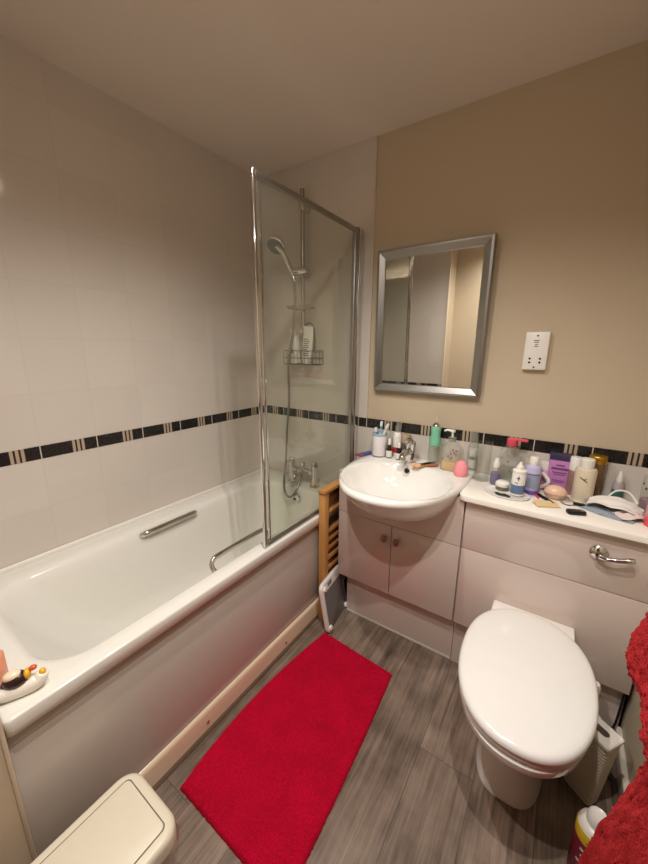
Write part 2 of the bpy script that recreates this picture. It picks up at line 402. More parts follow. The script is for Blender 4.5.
# bath mixer tap
tp = thing('bath_mixer_tap', 'chrome bath shower mixer tap on the end of the bath behind the glass', 'tap', (.382, -.095, RZ))
for sx in (-1, 1):
    x = sx*.086
    bm = nb(); add_lathe(bm, [(.03, 0), (.03, .006), (.024, .012), (.019, .016), (.019, .115), (.021, .118), (.021, .150), (.018, .154), (0, .155)], 24, (x, 0, 0)); pl = obj('pillar', bm, CHROME, tp)
    bm = nb(); add_tube(bm, [(x, 0, .135), (x, -.02, .138), (x, -.052, .143)], [.008, .007, .005], 10); obj('tap_lever', bm, CHROME, pl)
bm = nb(); add_tube(bm, [(-.086, 0, .085), (-.03, 0, .085), (.03, 0, .085), (.086, 0, .085)], [.015, .019, .019, .015], 16); obj('cross_body', bm, CHROME, tp)
bm = nb(); add_tube(bm, smooth_path([(0, 0, .085), (0, -.05, .085), (0, -.085, .075), (0, -.095, .05)], 5), [.017]*15+[.015], 14); obj('spout', bm, CHROME, tp)
bm = nb(); add_lathe(bm, [(.012, .09), (.012, .115), (.016, .12), (.016, .138), (0, .14)], 18, (0, 0, 0)); obj('diverter_knob', bm, CHROME, tp)

# shower rail, head, hose
sr = thing('shower_riser_rail', 'upright chrome shower rail on the tiled end wall', 'shower rail', (.355, 0, 1.50))
bm = nb(); add_tube(bm, [(0, -.05, 0), (0, -.05, .725)], .0115, 16); obj('rail', bm, mat('grey chrome rail', (168, 162, 154), .2, 1), sr)
for z in (.02, .64):
    bm = nb(); add_tube(bm, [(0, -.0016, z), (0, -.03, z), (0, -.05, z)], [.022, .014, .015], 16); add_box(bm, (-.016, -.066, z-.02), (.016, -.036, z+.02), .005, 3); obj('wall_bracket', bm, CHROME, sr)
bm = nb(); add_tube(bm, [(.028, -.05, .325), (.0, -.052, .325), (-.03, -.07, .322), (-.05, -.086, .318)], [.015, .02, .019, .017], 14); sl = obj('slider', bm, CHROME, sr)
bm = nb(); add_lathe(bm, [(.012, 0), (.014, .004), (.013, .014), (0, .016)], 16, M=frame_to((.026, -.05, .325), (1, 0, 0))); obj('clamp_knob', bm, CHROME, sl)
SOAPD = glass('clear soap dish', (225, 222, 215), .2, film=.35)
sd = obj('soap_dish', add_loft(nb(), [at_z(rrect(-.06, .075, -.12, -.035, .02), 0), at_z(rrect(-.07, .085, -.13, -.03, .022), .012), at_z(rrect(-.07, .085, -.13, -.03, .022), .016), at_z(rrect(-.06, .075, -.12, -.038, .02), .006)]), SOAPD, sr)
sd.location = (0, 0, .125)
hp = V(.310, -.088, 1.815); hd = V(.268, -.165, 1.945)
hs = thing('hand_shower', 'chrome hand shower with grey round face held in the rail slider', 'shower head', hp)
d = hd-hp
bm = nb(); add_tube(bm, smooth_path([(.012, .004, -.045), (0, 0, 0), d*.4+V(.012, 0, -.006), d*.75+V(.014, -.002, -.004), d*.95+V(.006, -.01, 0)], 5), [.011+.0035*min(1, i/12) for i in range(21)], 14); obj('handle', bm, CHROME, hs)
Mh = frame_to(d, (.10, -.62, -.78))
bm = nb(); add_lathe(bm, [(0, -.030), (.022, -.028), (.044, -.012), (.052, .004), (.050, .012), (.046, .014)], 32, M=Mh); obj('head_shell', bm, CHROME, hs)
bm = nb(); add_lathe(bm, [(.046, .010), (.046, .015), (.02, .017), (0, .0172)], 32, M=Mh); fc = obj('spray_face', bm, mat('grey spray plate', (120, 120, 112), .35), hs)
bm = nb()
for rr, k in ((.012, 6), (.024, 12), (.036, 18)):
    for i in range(k):
        a = 2*PI*i/k; add_lathe(bm, [(.002, .014), (.002, .019), (0, .0195)], 6, (rr*math.cos(a), rr*math.sin(a), 0), M=Mh)
obj('nozzles', bm, mat('dark rubber', (60, 60, 58), .6), fc)
bm = nb()
hose = smooth_path([(.322, -.084, 1.772), (.338, -.10, 1.69), (.345, -.12, 1.60), (.338, -.125, 1.49), (.318, -.14, 1.32), (.300, -.12, 1.117), (.281, -.12, .933), (.290, -.145, .755), (.308, -.185, .66), (.316, -.198, .60), (.333, -.203, .562), (.360, -.203, .548), (.388, -.195, .57), (.395, -.160, .615), (.385, -.118, .655), (.380, -.108, .668)], 10)
add_tube(bm, hose, [.0072 if i % 2 else .0062 for i in range(len(hose))], 10)
tag(obj('shower_hose', bm, mat('hose chrome', (150, 146, 140), .3, 1)), 'thin metal shower hose looping down to the bath tap', 'hose')

# wire caddy and its bottles
WIRE = mat('caddy wire', (120, 116, 110), .3, 1)
cdx = thing('shower_caddy', 'wire shower basket hung under the shower rail', 'caddy', (.366, -.045, 1.325))
bm = nb()
for z in (0, .035, .075): add_tube(bm, at_z(rrect(-.105, .105, -.075, .035, .02, 4, 2)+[(.085, -.075)], z), .0022, 6)
for i in range(9):
    x = -.10+.025*i
    add_tube(bm, [(x, -.075, .075), (x, -.075, 0), (x, .035, 0), (x, .035, .075)], .0016, 6)
obj('basket', bm, WIRE, cdx)
bm = nb(); add_tube(bm, smooth_path([(-.03, .035, .07), (-.03, .038, .15), (-.022, .036, .215), (.0, .034, .232), (.03, .036, .215), (.04, .038, .15), (.04, .035, .07)], 5), .003, 8); obj('hanger', bm, WIRE, cdx)
bm = nb()
for i in range(5): add_box(bm, (.085+.004*i, -.0775, .012+.012*i), (.104, -.0765, .018+.012*i))
obj('side_grille', bm, WIRE, cdx)
def tube_bottle(name, label, cat, loc, h, wtop, wbot, mm, capm, marks, rot, group=None, cap_h=.02):
    o = thing(name, label, cat, loc, 0, group); o.rotation_euler = rot
    bm = nb()
    L = []
    for z, wx, wy in ((cap_h, wbot, wbot*.55), (cap_h+.02, wbot*1.02, wbot*.5), (h*.6, (wtop+wbot)/2, wbot*.33), (h-.012, wtop, .005), (h, wtop, .0025)):
        L.append([(wx*math.cos(2*PI*i/24), wy*math.sin(2*PI*i/24), z) for i in range(24)])
    add_loft(bm, L); obj('tube', bm, mm, o)
    bm = nb(); add_lathe(bm, [(wbot*.7, 0), (wbot*.8, .002), (wbot*.8, cap_h), (0, cap_h+.001)], 20, sy=.6); obj('cap', bm, capm, o)
    if marks:
        bm = nb()
        for z, x0, x1 in marks: add_box(bm, (x0, -.0012, z), (x1, 0, z+.004))
        for v in bm.verts: 
            k = min(1, max(0, (v.co.z-cap_h-.02)/(h-.03-cap_h))); v.co.y -= (wbot*.52*(1-k)+.005*k)
        obj('printed_lines', bm, mat('dark print', (70, 70, 72), .5), o)
    return o
random.seed(3)
mk = [(.045+.011*i, -.022+random.uniform(0, .006), .022-random.uniform(0, .014)) for i in range(9)]
tube_bottle('shampoo_tube', 'white printed tube standing upright at the right of the shower caddy', 'bottle', (.392, -.066, 1.3285), .205, .034, .034, PLASW, PLASW, mk, (.0, .06, 0), 'bottles in the shower caddy')
o = thing('shampoo_bottle', 'plain white bottle leaning left in the shower caddy', 'bottle', (.312, -.066, 1.3285), 0, 'bottles in the shower caddy'); o.rotation_euler = (0, -.10, 0); o.scale = (1.12, 1.1, 1.15)
bm = nb(); add_lathe(bm, [(.026, 0), (.029, .006), (.029, .12), (.022, .135), (.014, .14)], 24, sy=.75); obj('bottle_body', bm, PLASW, o)
bm = nb(); add_lathe(bm, [(.015, .14), (.015, .172), (0, .174)], 18); obj('cap', bm, PLASW, o)
bm = nb(); add_box(bm, (-.010, -.0230, .085), (-.002, -.0215, .11)); add_box(bm, (-.010, -.0230, .05), (.006, -.0215, .075)); obj('label_marks', bm, mat('grey print', (140, 140, 140), .5), o)

# ------------------------------------------------------------------ shower screen
ss = thing('shower_screen', 'chrome framed glass shower screen hinged from the end wall', 'shower screen', (.69, 0, 0))
SCRG = glass('screen glass with soap film', (247, 249, 245), .03, film=.045)
ZS0, ZS1 = .606, 1.985
bm = nb(); add_box(bm, (-.003, -.746, ZS0+.018), (.003, -.045, ZS1-.012)); obj('glass_pane', bm, SCRG, ss)
bm = nb(); add_box(bm, (-.008, -.758, ZS0), (.008, -.744, ZS1), .004, 3); obj('front_post', bm, CHROME, ss)
bm = nb(); add_box(bm, (-.006, -.727, ZS0), (.006, -.719, ZS1), .0025, 2); obj('glazing_bead', bm, CHROME, ss)
bm = nb(); add_box(bm, (-.006, -.744, ZS1-.022), (.008, -.04, ZS1-.001), .003); obj('top_rail', bm, BRUSHED, ss)
bm = nb(); add_box(bm, (-.006, -.744, ZS0), (.006, -.04, ZS0+.018), .003); obj('bottom_rail', bm, BRUSHED, ss)
bm = nb(); add_box(bm, (-.010, -.078, ZS0), (.010, -.043, ZS1), .004); obj('hinge_post', bm, BRUSHED, ss)
bm = nb(); add_box(bm, (-.014, -.041, ZS0), (.014, -.0017, ZS1), .003); obj('wall_profile', bm, CHROME, ss)
bm = nb(); add_box(bm, (-.009, -.06, ZS1-.014), (.009, -.041, ZS1+.003), .003); obj('hinge_cap', bm, BLACK, ss)

# ------------------------------------------------------------------ mirror and shaver socket
mi = thing('wall_mirror', 'rectangular wall mirror in brushed silver frame over the basin', 'mirror', (1.061, -.009, 1.536)); mi.rotation_euler = (.019, 0, 0)
bm = nb(); hw, hh, fw = .259, .333, .042
def ring(w_, h_, y): return [(-w_, y, -h_), (w_, y, -h_), (w_, y, h_), (-w_, y, h_)]
add_loft(bm, [ring(hw, hh, .006), ring(hw, hh, -.024), ring(hw-.003, hh-.003, -.027), ring(hw-.012, hh-.012, -.029), ring(hw-fw+.004, hh-fw+.004, -.019), ring(hw-fw, hh-fw, -.012), ring(hw-fw, hh-fw, -.004)], cap0=False, cap1=False)
obj('frame', bm, BRUSHED, mi, 12)
bm = nb(); add_box(bm, (-hw+fw-.004, -.0135, -hh+fw-.004), (hw-fw+.004, -.006, hh-fw+.004)); obj('mirror_glass', bm, mat('mirror silver', (225, 225, 220), .015, 1), mi)
so = thing('shaver_socket', 'white twin voltage shaver socket plate right of the mirror', 'socket', (1.513, .006, 1.41))
bm = nb(); add_box(bm, (-.042, -.024, -.075), (.042, 0, .075), .004, 3); add_box(bm, (-.038, -.0245, -.071), (.038, -.01, .071), .0015); obj('plate', bm, PLASW, so)
for x, z in ((-.018, -.030), (-.018, -.045), (.018, -.030), (.018, -.045)):
    obj('pin_hole', add_lathe(nb(), [(.0042, 0), (.0042, .0008), (0, .001)], 12, M=frame_to((x, -.0243, z), (0, -1, 0))), BLACK, so)
for z in (.06, -.064):
    bm = nb(); add_lathe(bm, [(.0038, 0), (.0034, .001), (0, .0014)], 12, M=frame_to((0, -.0243, z), (0, -1, 0))); obj('screw', bm, DARKM, so)
bm = nb()
for z, a, b in ((.040, -.012, .008), (.033, -.009, .006), (.024, -.006, .004), (.017, -.008, .006)): add_box(bm, (a, -.0250, z), (b, -.0243, z+.0028))
obj('printed_marks', bm, mat('dark print', (70, 70, 72), .5), so)

# ------------------------------------------------------------------ vanity and WC furniture
FY = -.29
vu = thing('vanity_unit', 'light grey gloss two door vanity cabinet under the basin', 'cabinet', (.762, 0, 0))
bm = nb(); add_box(bm, (0, FY+.018, .246), (.599, -.0005, .655)); add_box(bm, (0, FY+.018, .655), (.016, -.0005, .826)); add_box(bm, (.583, FY+.018, .655), (.599, -.0005, .826)); obj('carcass', bm, CAB, vu)
cut = [(.246, .826), (.232, .80), (.216, .785), (.190, .748), (.142, .708), (.06, .694)]
cx_ = 1.073-.762
PO = [(.002, .613), (.597, .613), (.597, .826)]+[(cx_+a, b) for a, b in cut]+[(cx_-a, b) for a, b in reversed(cut)]+[(.002, .826)]
bm = nb(); add_loft(bm, [[(x, y, z) for x, z in PO] for y in (FY, FY+.018)]); obj('fascia_panel', bm, CAB, vu)
for a, b, kx in ((.002, .2905, .262), (.2935, .597, .322)):
    bm = nb(); add_box(bm, (a, FY, .246), (b, FY+.018, .610), .0015); dr = obj('door', bm, CAB, vu)
    bm = nb(); add_lathe(bm, [(.006, -.001), (.006, .012), (.014, .017), (.017, .022), (.015, .026), (0, .028)], 20, M=frame_to((kx, FY, .546), (0, -1, 0)) @ Matrix.Diagonal((.80, 1.2, 1, 1))); obj('knob', bm, mat('pewter', (150, 138, 126), .3, 1), dr)
bm = nb(); add_box(bm, (.035, -.245, .012), (.599, -.23, .246)); add_box(bm, (.035, -.230, .012), (.05, -.01, .246)); pq = obj('kickboard', bm, CAB, vu)
bm = nb(); add_box(bm, (.035, -.2465, 0), (.599, -.2305, .0125), .001); obj('lower_seal', bm, mat('pale seal strip', (225, 218, 208), .4), pq)
wc = thing('toilet_furniture_unit', 'light grey gloss cistern cabinet with flush lever behind the toilet', 'cabinet', (1.363, 0, 0))
bm = nb(); add_box(bm, (0, FY+.018, .246), (.600, -.0005, .826)); obj('carcass', bm, CAB, wc)
bm = nb(); add_box(bm, (.002, FY, .613), (.598, FY+.018, .826), .0015); up = obj('upper_panel', bm, CAB, wc)
bm = nb(); add_box(bm, (.002, FY, .246), (.598, FY+.018, .610), .0015); obj('lower_panel', bm, CAB, wc)
bm = nb(); add_box(bm, (0, -.245, 0), (.600, -.23, .246)); obj('kickboard', bm, CAB, wc)
fl = obj('flush_lever', add_lathe(nb(), [(.026, 0), (.026, .006), (.02, .012), (.011, .016), (.011, .03), (0, .031)], 28, M=frame_to((.438, FY, .748), (0, -1, 0))), CHROME, wc)
bm = nb(); add_tube(bm, smooth_path([(.438, FY-.026, .748), (.455, FY-.032, .745), (.49, FY-.034, .752), (.527, FY-.030, .762)], 5), [.009, .010, .010, .009, .0085, .008, .008, .0075, .007, .007, .0075, .008, .009, .010, .0095, .007], 12); obj('lever_arm', bm, CHROME, fl)
# worktop
bm = nb()
WZ = .852
L = [(1.333, -.004), (1.333, -.20), (1.340, -.30), (1.350, -.312), (1.366, -.318)]
L += [(1.974, -.318), (1.974, -.004)]
add_loft(bm, [at_z([(x, y+(.004 if y < -.3 else 0)) for x, y in L], .826), at_z(L, .830), at_z(L, WZ-.008), at_z([(x, y+(.002 if y < -.3 else 0)) for x, y in L], WZ-.003), at_z([(x+(.006 if x < 1.34 else 0), y+(.008 if y < -.3 else 0)) for x, y in L], WZ)])
tag(obj('worktop', bm, WORK), 'white worktop over the cistern cabinet crowded with toiletries', 'worktop')
# basin
BZ = .868; BX = 1.073
ba = thing('washbasin', 'white D shaped semi recessed ceramic basin over the vanity doors', 'basin', (BX, 0, BZ))
def dshape(th, hwx=.270, back=-.003, yc=-.17, b=.425, e=2.2, ex=0.0):
    c, s = math.cos(th), math.sin(th); lo, hi = 0, 1.0
    def inside(x, y):
        if y > back-ex*.0: return False
        if y > yc: return abs(x) < hwx
        return (abs(x)/hwx)**e+((yc-y)/b)**e < 1
    for _ in range(40):
        m_ = (lo+hi)/2
        if inside(c*m_, -.27+s*m_): lo = m_
        else: hi = m_
    return c*lo, -.27+s*lo
NB = 144
TH = [2*PI*i/NB for i in range(NB)]
O = [dshape(t_) for t_ in TH]
def osc(k, cy=-.20): return [(x*k, cy+(y-cy)*k) for x, y in O]
def ell(a, b, cy): return [(a*math.copysign(abs(math.cos(t_))**.9, math.cos(t_)), cy+b*math.copysign(abs(math.sin(t_))**.9, math.sin(t_))) for t_ in TH]
bm = nb()
def clampy(Q): return [(x, min(y, -.003)) for x, y in Q]
def belly(k): return [(x*k, max(-.6, (-.003+(y+.003)*k))) for x, y in O]
loops = [at_z(belly(.48), -.186), at_z(belly(.68), -.166), at_z(belly(.83), -.12), at_z(belly(.925), -.07), at_z(belly(.97), -.04), at_z(belly(.985), -.030), at_z(belly(.998), -.022), at_z(O, -.014), at_z(belly(.996), -.004), at_z(belly(.985), 0),
    at_z(ell(.238, .222, -.334), 0), at_z(ell(.232, .216, -.334), -.003), at_z(ell(.227, .209, -.334), -.012), at_z(ell(.212, .188, -.333), -.05), at_z(ell(.185, .158, -.325), -.095), at_z(ell(.12, .10, -.31), -.128), at_z(ell(.05, .045, -.30), -.138), at_z(ell(.022, .022, -.30), -.140)]
add_loft(bm, loops)
obj('bowl', bm, PORC, ba, 60)
M = frame_to((-.02, -.138, -.030), (0, -1, .30))
bm = nb(); add_lathe(bm, [(.0145, -.003), (.0145, .004), (.011, .005), (.010, .002)], 20, M=M); oh = obj('overflow', bm, CHROME, ba)
bm = nb(); add_lathe(bm, [(.0105, 0), (.0105, .003), (0, .0032)], 16, M=M); obj('overflow_hole', bm, BLACK, oh)
bm = nb(); add_lathe(bm, [(.024, -.1415), (.024, -.1375), (.018, -.136), (0, -.135)], 20, (0, -.30, 0)); obj('drain', bm, CHROME, ba)
# basin mixer
bt2 = thing('basin_mixer_tap', 'chrome lever mixer tap at the back of the basin', 'tap', (1.044, -.083, BZ)); bt2.scale = (1.1, 1.05, 1.08)
bm = nb(); add_lathe(bm, [(.027, 0), (.027, .004), (.023, .008), (.022, .075), (.024, .08), (.023, .095), (.012, .102), (0, .103)], 24); obj('tap_body', bm, CHROME, bt2)
bm = nb(); add_tube(bm, smooth_path([(0, -.01, .05), (0, -.05, .058), (0, -.095, .052), (0, -.105, .036)], 5), [.016]*8+[.014]*8, 14); obj('spout', bm, CHROME, bt2)
bm = nb(); add_tube(bm, smooth_path([(0, .005, .10), (.0, -.02, .112), (.004, -.06, .118), (.006, -.075, .115)], 4), [.012, .012, .011, .010, .009, .008, .008, .008, .007, .007, .0065, .006, .005], 12, flat=.6); obj('lever', bm, CHROME, bt2)

# ------------------------------------------------------------------ toilet
TX = 1.645
to = thing('toilet', 'white ceramic toilet with closed oval lid in front of the cistern cabinet', 'toilet', (TX, FY, 0))
def egg(hw_, yb, yf, n=64, e=2.25, ywide=.46):
    yc = yb+(yf-yb)*ywide; P = []
    for i in range(n):
        a = 2*PI*i/n; c, s = math.cos(a), math.sin(a)
        x = hw_*math.copysign(abs(c)**(2/e), c)
        y = yc+((yb-yc) if s > 0 else (yc-yf))*math.copysign(abs(s)**(2/e), s)
        P.append((x, y))
    return P
bm = nb()
def ped(hw_, yb, yf, e=2.4): return egg(hw_, yb, yf, 64, e)
add_loft(bm, [at_z(ped(.103, -.02, -.400, 3), 0), at_z(ped(.103, -.02, -.400, 3), .01), at_z(ped(.095, -.02, -.388, 3), .03), at_z(ped(.092, -.02, -.385, 2.6), .14), at_z(ped(.105, -.02, -.41, 2.4), .22), at_z(ped(.135, -.02, -.465, 2.3), .285), at_z(ped(.165, -.025, -.545, 2.2), .335), at_z(ped(.180, -.03, -.578, 2.2), .375), at_z(ped(.180, -.032, -.578, 2.2), .392), at_z(ped(.170, -.04, -.565, 2.2), .397)])
obj('pan', bm, PORC, to, 50)
bm = nb(); add_box(bm, (-.135, -.075, .350), (.135, -.0005, .430), .006, 3); obj('back_block', bm, PORC, to)
bm = nb(); E1 = egg(.180, -.077, -.575); E0 = egg(.12, -.12, -.50)
add_loft(bm, [at_z(egg(.176, -.080, -.570), .400), at_z(E1, .404), at_z(E1, .420), at_z(egg(.177, -.08, -.571), .4245)]); obj('seat', bm, PLASW, to)
bm = nb(); kk = [(0, .425), (.0, .433), (.003, .440), (.008, .444), (.018, .447), (.04, .4505), (.08, .454), (.13, .456)]
add_loft(bm, [at_z(egg(.188-d_, -.022-d_*1.3, -.580+d_*1.6), z_) for d_, z_ in kk])
obj('lid', bm, PLASW if False else mat('white lid', (238, 236, 231), .13, coat=.4), to, 60)
for sx in (-1, 1):
    bm = nb(); add_box(bm, (sx*.075-.018, -.074, .4295), (sx*.075+.018, -.045, .436), .002, 3); obj('hinge', bm, PLASW, to)

# ------------------------------------------------------------------ rug
def rug():
    A, B, C_, D = V(.766, -1.260), V(.793, -.452), V(1.172, -.478), V(1.212, -1.262)
    nu, nv = 110, 190; t = bmesh.new(); G = []
    for j in range(nv+1):
        row = []
        for i in range(nu+1):
            u, v = i/nu, j/nv
            l = A.lerp(B, v); r = D.lerp(C_, v)
            l = l+V(-.042*4*v*(1-v)*(1-.3*v), 0); r = r+V(.006*math.sin(v*PI), 0)
            p = l.lerp(r, u)
            ed = min(u*.45, (1-u)*.45, v*.8, (1-v)*.8)
            h = .013*min(1, ed/.008)**.5+.003
            q = V(p.x*1, p.y, 0)
            h += .0035*min(1, ed/.01)*(mnoise.noise(q*9)*.6+mnoise.noise(q*70)*.7+random.uniform(-.5, .5)*.9)
            jx = random.uniform(-.0012, .0012)
            row.append(t.verts.new((p.x+jx, p.y+jx, max(.004, h))))
        G.append(row)
    for j in range(nv):
        for i in range(nu): t.faces.new((G[j][i], G[j][i+1], G[j+1][i+1], G[j+1][i]))
    rim = [G[0][i] for i in range(nu+1)]+[G[j][nu] for j in range(1, nv+1)]+[G[nv][i] for i in range(nu-1, -1, -1)]+[G[j][0] for j in range(nv-1, 0, -1)]
    low = [t.verts.new((v.co.x, v.co.y, .0005)) for v in rim]
    n = len(rim)
    for i in range(n): t.faces.new((rim[i], low[i], low[(i+1) % n], rim[(i+1) % n]))
    t.faces.new(low)
    bmesh.ops.recalc_face_normals(t, faces=list(t.faces))
    return t
def V(*a): return Vector(a if len(a) == 3 else (a[0], a[1], 0))
tag(obj('bath_rug', rug(), terry_mat('red rug pile', (112, 0, 20), (206, 4, 52), 300), angle=80), 'bright red rectangular pile rug on the floor beside the bath', 'rug')

# ------------------------------------------------------------------ wooden rack and scales
WOOD_V = wood_mat('honey pine upright', (176, 122, 62), (206, 154, 88), 2)
WOOD_H = wood_mat('honey pine slat', (168, 116, 60), (200, 146, 84), 1)
rk = thing('wooden_rack', 'folded slatted pine rack wedged between bath and vanity', 'rack', (.7105, -.395, 0))
for y in (0, .30):
    bm = nb(); add_box(bm, (0, y, .004), (.038, y+.035, .728), .003); obj('upright', bm, WOOD_V, rk)
bm = nb(); add_box(bm, (-.001, -.006, .728), (.042, .34, .748), .003); obj('top_rail', bm, WOOD_H, rk)
for z, hgt, xx in ((.612, .016, .036), (.50, .02, .032), (.452, .02, .032), (.404, .02, .032), (.35, .022, .034), (.29, .02, .032), (.24, .02, .014), (.19, .02, .014), (.14, .02, .014), (.08, .02, .014)):
    bm = nb(); add_box(bm, (.008, .035, z), (xx, .30, z+hgt), .002); obj('slat', bm, WOOD_H, rk)
bm = nb(); add_box(bm, (.008, .035, .63), (.016, .30, .728), .001); obj('back_board', bm, wood_mat('dark pine', (110, 72, 40), (140, 96, 56), 1), rk)
# scales leaning: local x = along floor edge, y = up the plate, z = thickness (facing the room)
sca = thing('bathroom_scale', 'white rimmed grey bathroom scale on edge leaning beside the vanity', 'scale', (.818, -.452, .0))
ex = Vector((-.125, .992, 0)).normalized(); eup = Vector((-.17, -.045, .984)).normalized(); en = ex.cross(eup).normalized(); eup = en.cross(ex)
sca.matrix_world = Matrix.Translation((.817, -.456, .003)) @ Matrix(((ex.x, eup.x, en.x, 0), (ex.y, eup.y, en.y, 0), (ex.z, eup.z, en.z, 0), (0, 0, 0, 1)))
bm = nb(); add_slab(bm, rrect(0, .235, 0, .268, .03), -.016, .004, .004); obj('rim', bm, mat('white scale rim', (226, 222, 216), .25), sca)
bm = nb(); add_slab(bm, rrect(.016, .219, .014, .220, .012), .001, .0055, .001); obj('grey_base', bm, mat('grey scale base', (112, 108, 106), .45), sca)
bm = nb(); add_slab(bm, rrect(.06, .105, .232, .256, .004), .003, .005, .0005); obj('rating_plate', bm, mat('grey print', (140, 140, 140), .5), sca)
for x, y in ((.022, .03), (.025, .240), (.21, .03), (.21, .240)):
    bm = nb(); add_lathe(bm, [(.014, .003), (.014, .010), (.011, .014), (0, .015)], 18, (x, y, 0)); obj('foot', bm, PLASW, sca)

# ------------------------------------------------------------------ pedal bin
CREAM = mat('cream bin plastic', (226, 216, 194), .35, bump=.15, bscale=500)
bi = thing('waste_bin', 'cream plastic swing lid bin in the near corner by the bath', 'bin', (.899, -1.537, 0)); bi.scale = (1.03, 1.0, 1.0)
bm = nb()
def br(k, r=.045): return rrect(-.108*k, .108*k, -.15*k, .15*k, r)
add_loft(bm, [at_z(br(.76), 0), at_z(br(.78), .004), at_z(br(.95), .255), at_z(br(.95), .26)]); obj('bin_body', bm, CREAM, bi)
bm = nb(); add_loft(bm, [at_z(br(.97), .252), at_z(br(1.0), .256), at_z(br(1.0), .284), at_z(br(.985), .292), at_z(br(.95), .297), at_z(br(.90), .299)]); ld_ = obj('lid_rim', bm, CREAM, bi)
bm = nb(); add_slab(bm, rrect(-.082, .082, -.122, .122, .012), .294, .3015, .002); obj('lid_flap', bm, CREAM, ld_)
bm = nb(); add_loft(bm, [at_z(rrect(-.0845, .0845, -.1245, .1245, .013), .2965), at_z(rrect(-.0845, .0845, -.1245, .1245, .013), .2996)]); obj('flap_gap', bm, mat('bin gap', (110, 100, 86), .6), ld_)
bm = nb()
random.seed(5)
Lq = []
for z, k in ((.262, .985), (.246, 1.03), (.225, 1.01), (.20, 1.0)):
    Lq.append([(p[0]*(k+random.uniform(-.012, .018)), p[1]*(k+random.uniform(-.008, .012)), z+random.uniform(-.004, .004)) for p in br(1.0)])
add_loft(bm, Lq, False, False); obj('bin_liner', bm, glass('thin liner film', (235, 232, 226), .12, film=.25), bi, 80)

# ------------------------------------------------------------------ rubber duck and peach bottle on the bath corner
dk = thing('rubber_duck', 'small white toy duck with dark brown back on the bath corner', 'toy duck', (.652, -1.548, RZ), 1.17); dk.scale = (.85, .85, .85)
DW = mat('white toy rubber', (238, 230, 216), .25)
bm = nb(); pts = smooth_path([(-.055, .004, .040), (-.046, 0, .026), (-.02, 0, .022), (.02, 0, .022), (.043, 0, .030), (.052, 0, .046)], 5)
n_ = len(pts); add_tube(bm, pts, [.004+.020*math.sin(PI*(.1+.82*i/(n_-1)))**.6 for i in range(n_)], 18); 
for v in bm.verts: v.co.z = max(.0005, v.co.z)
obj('body', bm, DW, dk, 60)
def blob(bm, c, r, s=(1, 1, 1), seg=16, M=None):
    t = bmesh.new(); bmesh.ops.create_uvsphere(t, u_segments=seg, v_segments=max(8, seg//2), radius=r)
    for v in t.verts: v.co = Vector((v.co.x*s[0]+c[0], v.co.y*s[1]+c[1], v.co.z*s[2]+c[2]))
    return merge(bm, t, M)
bm = nb(); blob(bm, (-.006, 0, .052), .026, (1.15, .85, .9)); blob(bm, (-.030, 0, .046), .010); obj('brown_back', bm, mat('dark brown toy', (52, 26, 22), .3), dk)
bm = nb(); blob(bm, (-.012, 0, .069), .017, (1.25, .95, .75)); obj('head', bm, mat('pale toy head', (240, 214, 184), .3), dk)
bm = nb(); blob(bm, (.020, 0, .060), .016, (.55, .95, .9)); obj('collar', bm, mat('yellow toy', (226, 178, 42), .3), dk)
bm = nb(); blob(bm, (.034, 0, .071), .009, (1.1, .9, .8)); obj('beak', bm, mat('orange toy', (214, 84, 34), .3), dk)
bm = nb(); blob(bm, (.052, 0, .046), .011, (.8, .9, 1.0)); obj('tail', bm, mat('yellow toy', (226, 178, 42), .3), dk)
pb = thing('peach_bottle', 'peach coloured bottle at the left edge behind the toy duck', 'bottle', (.566, -1.573, RZ))
bm = nb(); add_lathe(bm, [(.022, 0), (.024, .004), (.024, .075), (.018, .085), (.010, .09)], 24); obj('bottle_body', bm, mat('peach plastic', (226, 150, 116), .3), pb)
bm = nb(); add_lathe(bm, [(.011, .088), (.011, .108), (0, .109)], 18); obj('cap', bm, PLASW, pb)

